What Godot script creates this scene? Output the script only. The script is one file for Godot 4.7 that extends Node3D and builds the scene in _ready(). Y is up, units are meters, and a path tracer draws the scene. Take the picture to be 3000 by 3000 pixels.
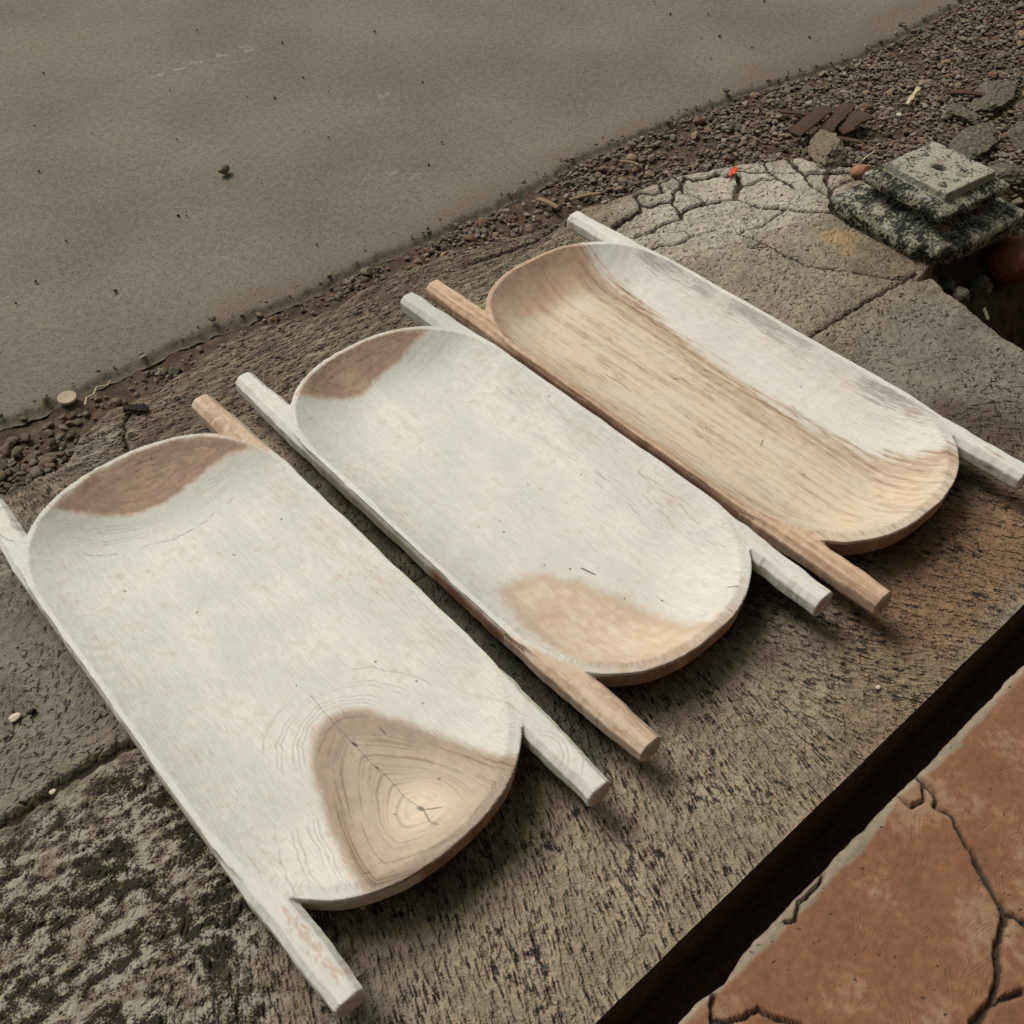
extends Node3D
# Three carved wooden trays on a cracked concrete apron between a road and a red concrete floor.
# World axes: trays run along z, the road and the drain run along x, the photographer stands at the origin.

const TOP := 0.09          # height of the trays' rims
const DRAIN_A := -0.285    # apron edge of the drain
const DRAIN_B := -0.215    # red floor edge of the drain

var CRACKS := [
	[0.008, [2.226, -1.028, 2.181, -1.026, 2.129, -1.032, 2.061, -1.037, 1.984, -1.035, 1.911, -1.039, 1.845, -1.039, 1.799, -1.036, 1.754, -1.041]],
	[0.010, [2.307, -1.334, 2.279, -1.369, 2.248, -1.402, 2.217, -1.445, 2.185, -1.483, 2.174, -1.513, 2.171, -1.541, 2.171, -1.566, 2.154, -1.572, 2.105, -1.596, 2.093, -1.611, 2.087, -1.652, 2.081, -1.689, 2.106, -1.718, 2.153, -1.739]],
	[0.016, [2.354, -1.360, 2.367, -1.394, 2.375, -1.433, 2.379, -1.471, 2.405, -1.511, 2.425, -1.547, 2.440, -1.589, 2.455, -1.631]],
	[0.008, [2.392, -1.654, 2.354, -1.612, 2.343, -1.578, 2.339, -1.549, 2.342, -1.515, 2.329, -1.496]],
	[0.008, [2.285, -1.674, 2.302, -1.631, 2.335, -1.607, 2.368, -1.572, 2.404, -1.545]],
	[0.014, [2.168, -1.569, 2.197, -1.594, 2.233, -1.603, 2.251, -1.629, 2.272, -1.653, 2.242, -1.664, 2.240, -1.693]],
	[0.008, [2.233, -1.603, 2.250, -1.587, 2.289, -1.584, 2.316, -1.570, 2.339, -1.549]],
	[0.010, [1.811, -1.686, 1.848, -1.690, 1.885, -1.695, 1.926, -1.698, 1.950, -1.726, 1.968, -1.760, 1.994, -1.757, 2.011, -1.731, 2.043, -1.723, 2.059, -1.750, 2.076, -1.776]],
	[0.008, [1.950, -1.726, 1.959, -1.697, 1.998, -1.692, 2.021, -1.671, 2.008, -1.643, 1.992, -1.618, 1.982, -1.598]],
	[0.010, [1.818, -1.614, 1.863, -1.611, 1.914, -1.612, 1.949, -1.609, 1.982, -1.598, 2.012, -1.620, 2.043, -1.612, 2.085, -1.604, 2.105, -1.596]],
	[0.006, [1.818, -1.547, 1.846, -1.539, 1.871, -1.521, 1.913, -1.515, 1.959, -1.506, 1.991, -1.500, 2.008, -1.480, 2.033, -1.448, 2.071, -1.442, 2.113, -1.428, 2.157, -1.431, 2.199, -1.431, 2.218, -1.442]],
	[0.006, [2.033, -1.448, 2.036, -1.417, 2.045, -1.391, 2.049, -1.361, 2.044, -1.320, 2.045, -1.284, 2.051, -1.262, 2.046, -1.235, 2.063, -1.208, 2.087, -1.173, 2.111, -1.131, 2.129, -1.101, 2.154, -1.063, 2.160, -1.049, 2.186, -1.030]],
	[0.005, [2.049, -1.352, 2.022, -1.367, 2.000, -1.378]],
	[0.005, [1.818, -1.614, 1.847, -1.616, 1.888, -1.588, 1.938, -1.548]],
	[0.010, [2.021, -1.671, 2.072, -1.707, 2.104, -1.710, 2.124, -1.734, 2.126, -1.763]],
	[0.009, [2.150, -1.742, 2.156, -1.715, 2.192, -1.693, 2.222, -1.688]],
	[0.012, [2.466, -1.488, 2.415, -1.449, 2.401, -1.420, 2.374, -1.404]],
	[0.009, [2.401, -1.420, 2.450, -1.417, 2.493, -1.410, 2.538, -1.391]],
	[0.011, [2.354, -1.360, 2.416, -1.345, 2.479, -1.334]],
	[0.012, [2.412, -1.526, 2.439, -1.507, 2.466, -1.488, 2.517, -1.448]],
	[0.007, [0.428, -1.753, 0.438, -1.789, 0.456, -1.817, 0.459, -1.838, 0.481, -1.857, 0.500, -1.879]],
	[0.016, [-0.115, -1.103, -0.090, -1.099, -0.065, -1.101, -0.008, -1.110, 0.046, -1.108, 0.086, -1.104, 0.114, -1.093, 0.137, -1.086]],
	[0.009, [1.389, -1.809, 1.455, -1.804, 1.524, -1.786, 1.605, -1.780, 1.697, -1.791, 1.739, -1.788, 1.811, -1.821]],
]
var RED_CRACKS := [
	[0.008, [1.021, -0.210, 1.018, -0.198, 1.016, -0.177, 1.007, -0.166, 0.997, -0.164, 0.998, -0.154, 1.002, -0.135, 0.990, -0.117, 0.982, -0.103, 0.976, -0.087, 0.969, -0.075]],
	[0.018, [0.969, -0.075, 0.956, -0.057, 0.949, -0.044, 0.941, -0.027, 0.936, -0.013, 0.927, 0.002, 0.908, 0.006, 0.890, 0.015, 0.871, 0.022, 0.852, 0.036, 0.833, 0.045, 0.815, 0.049, 0.798, 0.053, 0.779, 0.054, 0.761, 0.053]],
	[0.014, [0.931, -0.001, 0.936, 0.012, 0.936, 0.023, 0.940, 0.045]],
	[0.004, [0.973, -0.213, 0.971, -0.200, 0.971, -0.189, 0.980, -0.186, 0.995, -0.181, 1.018, -0.198]],
	[0.003, [0.680, -0.204, 0.693, -0.195, 0.702, -0.199, 0.717, -0.208, 0.730, -0.205, 0.745, -0.206, 0.764, -0.206, 0.778, -0.211]],
	[0.004, [0.527, -0.209, 0.512, -0.198, 0.496, -0.180, 0.482, -0.166]],
	[0.004, [0.501, -0.184, 0.514, -0.169, 0.530, -0.159, 0.558, -0.150, 0.565, -0.128, 0.585, -0.101]],
	[0.012, [0.798, 0.053, 0.815, 0.058, 0.830, 0.066, 0.849, 0.074]],
]

var APRON := [0.175, -1.809, 0.307, -1.811, 0.342, -1.836, 0.374, -1.872, 0.456, -1.910, 0.526, -1.902, 0.636, -1.917, 0.770, -1.950, 0.857, -1.949, 0.923, -1.928, 0.993, -1.895, 1.047, -1.884, 1.133, -1.905, 1.268, -1.905, 1.417, -1.890, 1.524, -1.850, 1.613, -1.830, 1.728, -1.805, 1.817, -1.815, 1.911, -1.793, 1.989, -1.780, 2.137, -1.763, 2.322, -1.690, 2.397, -1.650, 2.470, -1.600, 2.530, -1.490, 2.560, -1.435, 2.545, -1.360, 2.480, -1.150, 2.300, -1.020, 2.201, -1.006, 2.244, -0.991, 2.219, -0.936, 2.199, -0.864, 2.152, -0.723, 2.149, -0.680, 2.120, -0.550, 2.110, -0.285, -0.620, -0.285, -0.620, -1.780, 0.000, -1.800]
var ROAD_EDGE := [-1.0, -2.02, 0.26, -2.015, 0.38, -2.005, 0.61, -2.009, 0.69, -2.013, 0.89, -1.997, 1.06, -1.977, 1.23, -1.994, 1.36, -1.98, 1.51, -1.986, 1.66, -1.982, 1.87, -2.002, 2.01, -2.018, 2.22, -2.005, 2.45, -1.99, 2.67, -1.976, 2.85, -1.946, 3.11, -1.892, 3.48, -1.906, 3.82, -1.92, 5.0, -1.93]

var rng := RandomNumberGenerator.new()
var taken := {}
var n_big := FastNoiseLite.new()
var n_mid := FastNoiseLite.new()
var n_fine := FastNoiseLite.new()
var n_cell := FastNoiseLite.new()

func _ready():
	# ---- camera, sky, sun, exposure
	var cam := Camera3D.new()
	cam.name = "camera"
	cam.transform = Transform3D(Basis(Vector3(0.753921, -0.010318, 0.656884), Vector3(0.483091, 0.686325, -0.543674), Vector3(-0.445226, 0.727222, 0.522419)), Vector3(0, 1.5, 0))
	cam.fov = 52.445
	cam.near = 0.05
	cam.far = 200.0
	add_child(cam)
	cam.current = true
	var env := Environment.new()
	var sky := Sky.new()
	var sm := ProceduralSkyMaterial.new()
	sm.sky_top_color = Color(0.42, 0.447, 0.44)
	sm.sky_horizon_color = Color(0.345, 0.366, 0.362)
	sm.sky_curve = 0.3
	sm.ground_bottom_color = Color(0.25, 0.23, 0.2)
	sm.ground_horizon_color = Color(0.5, 0.5, 0.48)
	sky.sky_material = sm
	env.background_mode = Environment.BG_SKY
	env.sky = sky
	env.tonemap_mode = Environment.TONE_MAPPER_LINEAR
	env.tonemap_exposure = 1.84
	env.sdfgi_enabled = true
	env.ssao_enabled = true
	env.ssil_enabled = true
	var we := WorldEnvironment.new()
	we.name = "world_environment"
	we.environment = env
	add_child(we)
	var sun := DirectionalLight3D.new()
	sun.name = "sun"
	sun.light_energy = 0.5
	sun.light_angular_distance = 30.0
	sun.light_color = Color(1.0, 0.975, 0.94)
	sun.shadow_enabled = true
	add_child(sun)
	sun.look_at_from_position(Vector3(-0.14, 1.05, -0.72), Vector3.ZERO)

	rng.seed = 4127
	for a in [[n_big, 11, 1.7, 3], [n_mid, 12, 14.0, 3], [n_fine, 13, 90.0, 3], [n_cell, 14, 60.0, 1]]:
		a[0].seed = a[1]
		a[0].frequency = a[2]
		a[0].fractal_octaves = a[3]
		a[0].noise_type = FastNoiseLite.TYPE_SIMPLEX_SMOOTH
	n_cell.noise_type = FastNoiseLite.TYPE_CELLULAR

	var t0 := Time.get_ticks_msec()
	build_ground()
	print("ground ", Time.get_ticks_msec() - t0)
	build_road()
	print("road ", Time.get_ticks_msec() - t0)
	build_apron()
	print("apron ", Time.get_ticks_msec() - t0)
	build_red_floor()
	build_drain()
	print("red ", Time.get_ticks_msec() - t0)
	build_trays()
	print("trays ", Time.get_ticks_msec() - t0)
	build_pedestal()
	build_stones()
	build_gravel()
	build_added_house()
	build_litter()
	print("all ", Time.get_ticks_msec() - t0)

# ------------------------------------------------------------------ naming
func numbered(called: String) -> String:
	var n: int = taken.get(called, 0)
	taken[called] = n + 1
	return called if n == 0 else "%s_%03d" % [called, n]

func tag(o: Node, label: String, category: String, group := "") -> void:
	o.set_meta("label", label)
	o.set_meta("category", category)
	if group != "":
		o.set_meta("group", group)

func mesh_node(called: String, mesh: Mesh, mat: Material, parent: Node = null) -> MeshInstance3D:
	var o := MeshInstance3D.new()
	o.mesh = mesh
	if mat:
		o.material_override = mat
	if parent == null:
		o.name = numbered(called)
		add_child(o, true)
	else:
		o.name = called
		parent.add_child(o, true)
	return o

func root_node(called: String, at := Vector3.ZERO, turn := 0.0) -> Node3D:
	var o := Node3D.new()
	o.name = numbered(called)
	add_child(o, true)
	o.position = at
	o.rotation.y = turn
	return o

# ------------------------------------------------------------------ mesh and texture helpers
func arrays_mesh(v: PackedVector3Array, nrm: PackedVector3Array, uv: PackedVector2Array, idx: PackedInt32Array) -> ArrayMesh:
	var a := []
	a.resize(Mesh.ARRAY_MAX)
	a[Mesh.ARRAY_VERTEX] = v
	if nrm.size() == v.size():
		a[Mesh.ARRAY_NORMAL] = nrm
	if uv.size() == v.size():
		a[Mesh.ARRAY_TEX_UV] = uv
	a[Mesh.ARRAY_INDEX] = idx
	var m := ArrayMesh.new()
	m.add_surface_from_arrays(Mesh.PRIMITIVE_TRIANGLES, a)
	return m

func bake(w: int, h: int, row_fn: Callable, channels := 3) -> Image:
	# row_fn(row) gives the bytes of one row; rows are computed side by side
	var rows := []
	rows.resize(h)
	var job := func(j: int) -> void:
		rows[j] = row_fn.call(j)
	var id := WorkerThreadPool.add_group_task(job, h, -1, true)
	WorkerThreadPool.wait_for_group_task_completion(id)
	var all := PackedByteArray()
	for r in rows:
		all.append_array(r)
	return Image.create_from_data(w, h, false, Image.FORMAT_RGB8 if channels == 3 else Image.FORMAT_L8, all)

func noise_bytes(w: int, h: int, seed_: int, freq: float, oct := 4, kind := FastNoiseLite.TYPE_SIMPLEX_SMOOTH, gw := 0, gh := 0) -> PackedByteArray:
	var n := FastNoiseLite.new()
	n.seed = seed_
	n.frequency = freq
	n.fractal_octaves = oct
	n.noise_type = kind
	var im: Image = n.get_image(gw if gw else w, gh if gh else h, false, false, true)
	im.convert(Image.FORMAT_L8)
	if im.get_width() != w or im.get_height() != h:
		im.resize(w, h, Image.INTERPOLATE_CUBIC)
	return im.get_data()

func tex(im: Image) -> ImageTexture:
	return ImageTexture.create_from_image(im)

func stroke(h: PackedFloat32Array, w: int, hh: int, x0: float, y0: float, x1: float, y1: float, r0: float, depth: float) -> PackedFloat32Array:
	# presses a tapered groove into a height field (values add up, deepest wins)
	var lo_x := maxi(0, int(minf(x0, x1) - r0 - 1))
	var hi_x := mini(w - 1, int(maxf(x0, x1) + r0 + 1))
	var lo_y := maxi(0, int(minf(y0, y1) - r0 - 1))
	var hi_y := mini(hh - 1, int(maxf(y0, y1) + r0 + 1))
	var dx := x1 - x0
	var dy := y1 - y0
	var l2 := maxf(dx * dx + dy * dy, 0.001)
	for y in range(lo_y, hi_y + 1):
		for x in range(lo_x, hi_x + 1):
			var t := clampf(((x - x0) * dx + (y - y0) * dy) / l2, 0.0, 1.0)
			var ex := x - x0 - dx * t
			var ey := y - y0 - dy * t
			var r := r0 * (0.45 + 1.1 * sin(PI * (0.12 + 0.76 * t)) * 0.5)
			var d := (ex * ex + ey * ey) / (r * r)
			if d < 1.0:
				var k := y * w + x
				var q := depth * (1.0 - d)
				if q > h[k]:
					h[k] = q
	return h

func ragged(list: Array, step: float, amount: float, seed_: int) -> PackedVector2Array:
	# a polyline given as x, z, x, z ... cut into short steps and made uneven
	var out := PackedVector2Array()
	var r := RandomNumberGenerator.new()
	r.seed = seed_
	for k in range(0, list.size() - 2, 2):
		var a := Vector2(list[k], list[k + 1])
		var b := Vector2(list[k + 2], list[k + 3])
		var n := maxi(1, int(a.distance_to(b) / step))
		var side := (b - a).normalized().orthogonal()
		for s in n:
			out.append(a.lerp(b, float(s) / n) + side * r.randf_range(-amount, amount) * (1.0 if s else 0.5))
	out.append(Vector2(list[-2], list[-1]))
	return out

func poly(list: Array) -> PackedVector2Array:
	var p := PackedVector2Array()
	for k in range(0, list.size(), 2):
		p.append(Vector2(list[k], list[k + 1]))
	return p

func line_at(list: Array, x: float) -> float:
	for k in range(0, list.size() - 2, 2):
		if x <= list[k + 2]:
			var t := clampf((x - list[k]) / (list[k + 2] - list[k]), 0.0, 1.0)
			return lerpf(list[k + 1], list[k + 3], t)
	return list[-1]

func surface(albedo: Color, rough := 0.9, spec := 0.3) -> StandardMaterial3D:
	var m := StandardMaterial3D.new()
	m.albedo_color = albedo
	m.roughness = rough
	m.metallic_specular = spec
	return m

func speckle_material(dark: Color, light: Color, seed_: int, size: float, rough := 0.95, relief := 0.3, freq := 0.03) -> StandardMaterial3D:
	# a stone or soil surface with its own noise, wrapped from three sides
	var a := noise_bytes(256, 256, seed_, freq, 5)
	var b := noise_bytes(256, 256, seed_ + 1, freq * 7.0, 2)
	var n := FastNoiseLite.new()
	n.seed = seed_
	n.frequency = freq
	n.fractal_octaves = 5
	var im_n: Image = n.get_seamless_image(256, 256, false, false, 0.3, true)
	im_n.convert(Image.FORMAT_L8)
	a = im_n.get_data()
	var row := func(j: int) -> PackedByteArray:
		var o := PackedByteArray()
		o.resize(768)
		for i in 256:
			var v := clampf(a[j * 256 + i] / 255.0 * 0.75 + b[j * 256 + i] / 255.0 * 0.5 - 0.12, 0.0, 1.0)
			var c := dark.lerp(light, v)
			o[i * 3] = int(c.r * 255)
			o[i * 3 + 1] = int(c.g * 255)
			o[i * 3 + 2] = int(c.b * 255)
		return o
	var m := surface(Color.WHITE, rough, 0.25)
	m.albedo_texture = tex(bake(256, 256, row))
	m.uv1_triplanar = true
	m.uv1_world_triplanar = false
	m.uv1_scale = Vector3.ONE / size
	m.heightmap_enabled = true
	m.heightmap_scale = relief
	m.heightmap_texture = tex(im_n)
	return m

# ------------------------------------------------------------------ ground, road
func soil_height(x: float, z: float) -> float:
	var y := -0.014 + n_mid.get_noise_2d(x, z) * 0.008 + n_fine.get_noise_2d(x * 0.5, z * 0.5) * 0.003
	y -= 0.02 * smoothstep(0.3, 0.1, x) * smoothstep(-1.7, -1.9, z)
	# the shoulder drops into the pit beside the apron
	var pit := smoothstep(-1.12, -0.93, z - 0.03 * n_mid.get_noise_2d(x * 0.6, z * 0.6))
	y = lerpf(y, -0.155 + n_mid.get_noise_2d(x, z) * 0.03, pit)
	y -= 0.30 * smoothstep(-0.93, -0.82, z + 0.03 * n_mid.get_noise_2d(x, z))
	if z < -2.06:
		y = -0.05
	return y

func build_ground():
	var xs := PackedFloat32Array([-80, -30, -10, -4, -2, -1])
	var x := -0.6
	while x < 5.0:
		xs.append(x)
		x += 0.012 if x < 4.2 else 0.05
	xs.append_array(PackedFloat32Array([5.5, 7, 10, 20, 40, 80]))
	var zs := PackedFloat32Array([-80, -30, -12, -8, -5, -3, -2.3])
	var z := -2.08
	while z < -0.5:
		zs.append(z)
		z += 0.012
	zs.append_array(PackedFloat32Array([-0.4, -0.2, 0.2, 1, 3, 8, 20, 80]))
	var v := PackedVector3Array()
	var uv := PackedVector2Array()
	var idx := PackedInt32Array()
	for j in zs.size():
		for i in xs.size():
			v.append(Vector3(xs[i], soil_height(xs[i], zs[j]), zs[j]))
	var nx := xs.size()
	for j in zs.size() - 1:
		for i in nx - 1:
			var a := j * nx + i
			idx.append_array(PackedInt32Array([a, a + 1, a + nx, a + 1, a + nx + 1, a + nx]))
	var nrm := grid_normals(v, nx, zs.size())
	var mat := speckle_material(Color8(50, 43, 35), Color8(110, 95, 77), 31, 0.35, 1.0, 0.6, 0.02)
	mat.uv1_world_triplanar = true
	var o := mesh_node("ground", arrays_mesh(v, nrm, uv, idx), mat)
	o.set_meta("kind", "structure")
	o.set_meta("label", "brown soil of the road shoulder under the gravel")

func grid_normals(v: PackedVector3Array, nx: int, nz: int) -> PackedVector3Array:
	var nrm := PackedVector3Array()
	nrm.resize(v.size())
	for j in nz:
		var ju := maxi(j - 1, 0) * nx
		var jd := mini(j + 1, nz - 1) * nx
		for i in nx:
			var a := v[j * nx + mini(i + 1, nx - 1)] - v[j * nx + maxi(i - 1, 0)]
			var b := v[jd + i] - v[ju + i]
			nrm[j * nx + i] = b.cross(a).normalized()
	return nrm

func build_road():
	# one sheet from the ragged edge to beyond the frame, its rim turned down
	var edge := ragged(ROAD_EDGE, 0.02, 0.006, 5)
	var xs := PackedFloat32Array([-60, -20, -6, -2.5])
	var x := -1.0
	while x < 5.0:
		xs.append(x)
		x += 0.008
	xs.append_array(PackedFloat32Array([6, 9, 20, 60]))
	var off := PackedFloat32Array([0.016, 0.008, 0.002, -0.004, -0.010, -0.018, -0.03])
	var q := -0.06
	while q > -3.2:
		off.append(q)
		q -= 0.04
	off.append_array(PackedFloat32Array([-4, -5.5]))
	var v := PackedVector3Array()
	var uv := PackedVector2Array()
	for k in off.size():
		for i in xs.size():
			var e := line_at(ROAD_EDGE, xs[i]) + n_fine.get_noise_1d(xs[i] * 0.16) * 0.007 + n_mid.get_noise_1d(xs[i]) * 0.014
			var fade := smoothstep(-1.2, 0.0, off[k])
			var z := off[k] + lerpf(-2.0, e, fade)
			var y := 0.004 + 0.03 * smoothstep(0.0, -3.0, off[k]) * 0.5 + n_mid.get_noise_2d(xs[i] * 0.3, z * 0.3) * 0.003
			# the edge crumbles down into the soil
			var worn := smoothstep(-0.022, 0.014, off[k])
			y -= worn * worn * 0.017 + 0.003 * n_fine.get_noise_2d(xs[i] * 0.25, z * 0.25) * smoothstep(-0.05, -0.01, off[k])
			v.append(Vector3(xs[i], y, z))
			uv.append(Vector2((xs[i] + 0.5) / 5.0, (z + 4.5) / 2.7))
	var nx := xs.size()
	var idx := PackedInt32Array()
	for j in off.size() - 1:
		for i in nx - 1:
			var a := j * nx + i
			idx.append_array(PackedInt32Array([a, a + nx, a + 1, a + 1, a + nx, a + nx + 1]))
	var nrm := grid_normals(v, nx, off.size())
	for k in nrm.size():
		nrm[k] = -nrm[k]
	# the surface: dusty grey asphalt, tan dust bands along the road, worn flecks of an old painted line
	var w := 2048
	var h := 1024
	var n1 := noise_bytes(w, h, 41, 0.004, 4)
	var n2 := noise_bytes(w, h, 42, 0.09, 3)
	var n3 := noise_bytes(w, h, 43, 0.35, 2)
	var n4 := noise_bytes(w, h, 44, 0.012, 3, FastNoiseLite.TYPE_SIMPLEX_SMOOTH, 300, h)
	var spots := noise_bytes(w, h, 45, 0.16, 1, FastNoiseLite.TYPE_CELLULAR)
	var paint := [1.339, -3.337, 1.416, -3.334, 1.486, -3.340, 1.576, -3.333, 1.657, -3.335, 1.672, -3.303, 1.534, -2.307, 1.576, -2.249, 1.805, -2.722]
	var row := func(j: int) -> PackedByteArray:
		var o := PackedByteArray()
		o.resize(w * 3)
		var z := -4.5 + 2.7 * (j + 0.5) / h
		for i in w:
			var k := j * w + i
			var xx := -0.5 + 5.0 * (i + 0.5) / w
			var a := n1[k] / 255.0 - 0.5
			var b := n2[k] / 255.0 - 0.5
			var c := n3[k] / 255.0 - 0.5
			var d := n4[k] / 255.0 - 0.5
			var tan_ := clampf(0.45 + a * 0.6 + d * 0.3 + 0.3 * smoothstep(0.35, 0.0, absf(z + 3.75 + 0.1 * xx)), 0.0, 1.0)
			var r := lerpf(112, 118, tan_)
			var g := lerpf(107, 111, tan_)
			var bl := lerpf(94, 97, tan_)
			var s := 1.0 + a * 0.10 + b * 0.16 + c * 0.26
			if spots[k] < 26:
				s *= 0.72
			elif spots[k] > 236:
				s *= 1.12
			# soil carried onto the edge
			var e := smoothstep(-2.06, -2.0, z + a * 0.2 + b * 0.16 + c * 0.06)
			r = lerpf(r, 98, e * 0.6)
			g = lerpf(g, 89, e * 0.6)
			bl = lerpf(bl, 74, e * 0.6)
			for p in range(0, 18, 2):
				var dx: float = (xx - paint[p]) / 0.030
				var dz: float = (z - paint[p + 1]) / 0.020
				if absf(dx) < 1.0 and absf(dz) < 1.0:
					var on := (1.0 - dx * dx - dz * dz) + b * 1.6 + c * 0.8
					if on > 0.62:
						r = lerpf(r, 150, 0.42)
						g = lerpf(g, 148, 0.42)
						bl = lerpf(bl, 134, 0.42)
			o[i * 3] = clampi(int(r * s), 0, 255)
			o[i * 3 + 1] = clampi(int(g * s), 0, 255)
			o[i * 3 + 2] = clampi(int(bl * s), 0, 255)
		return o
	var bump := func(j: int) -> PackedByteArray:
		var o := PackedByteArray()
		o.resize(w)
		for i in w:
			var k := j * w + i
			o[i] = clampi(int(n2[k] * 0.5 + n3[k] * 0.4 - (60 if spots[k] < 26 else 0) + 20), 0, 255)
		return o
	var m := surface(Color.WHITE, 0.92, 0.3)
	m.albedo_texture = tex(bake(w, h, row))
	m.heightmap_enabled = true
	m.heightmap_scale = 0.28
	m.heightmap_texture = tex(bake(w, h, bump, 1))
	var o := mesh_node("road", arrays_mesh(v, nrm, uv, idx), m)
	o.set_meta("kind", "structure")
	o.set_meta("label", "dusty grey asphalt road with a ragged edge")
	# nothing is marked beyond the far side
	

# ------------------------------------------------------------------ the concrete apron
const AW := 2048
const AH := 1066
const AX0 := -0.62
const AZ0 := -1.99
const ASX := 3.3
const ASZ := 1.7177
var a_cut := PackedFloat32Array()    # pits and broom grooves, 0 flat to 1 deepest

func groove_angle(x: float, z: float) -> float:
	# the broom swung round: across the apron on the left, along it further right, level near the road
	var pts := [0.43, -0.49, 115, 0.22, -0.53, 110, 0.7, -0.5, 111, 0.85, -0.48, 101, 1.09, -0.5, 73, 1.2, -0.32, 57, 1.61, -0.44, 67, 0.57, -0.37, 109, 0.66, -1.83, 6, 0.97, -1.82, -1, 1.92, -1.02, 11, 2.2, -1.3, 10, 0.62, -1.43, 74, 0.09, -1.45, 93, -0.06, -1.01, 0, 2.0, -0.8, 40, 1.3, -1.7, 15, 2.1, -1.6, 12]
	var s := Vector2.ZERO
	for k in range(0, pts.size(), 3):
		var d := Vector2(x - pts[k], z - pts[k + 1]).length_squared() + 0.004
		s += Vector2.from_angle(deg_to_rad(pts[k + 2]) * 2.0) / (d * d)
	return s.angle() / 2.0

func moss_amount(x: float, z: float) -> float:
	# the eroded, overgrown corner left of the near tray
	return smoothstep(-1.13, -1.04, z) * smoothstep(0.33, 0.18, x + (z + 0.85) * 0.25) * smoothstep(-0.42, -0.62, z + 0.25 * n_big.get_noise_2d(x * 3.0, z * 3.0))

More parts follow.
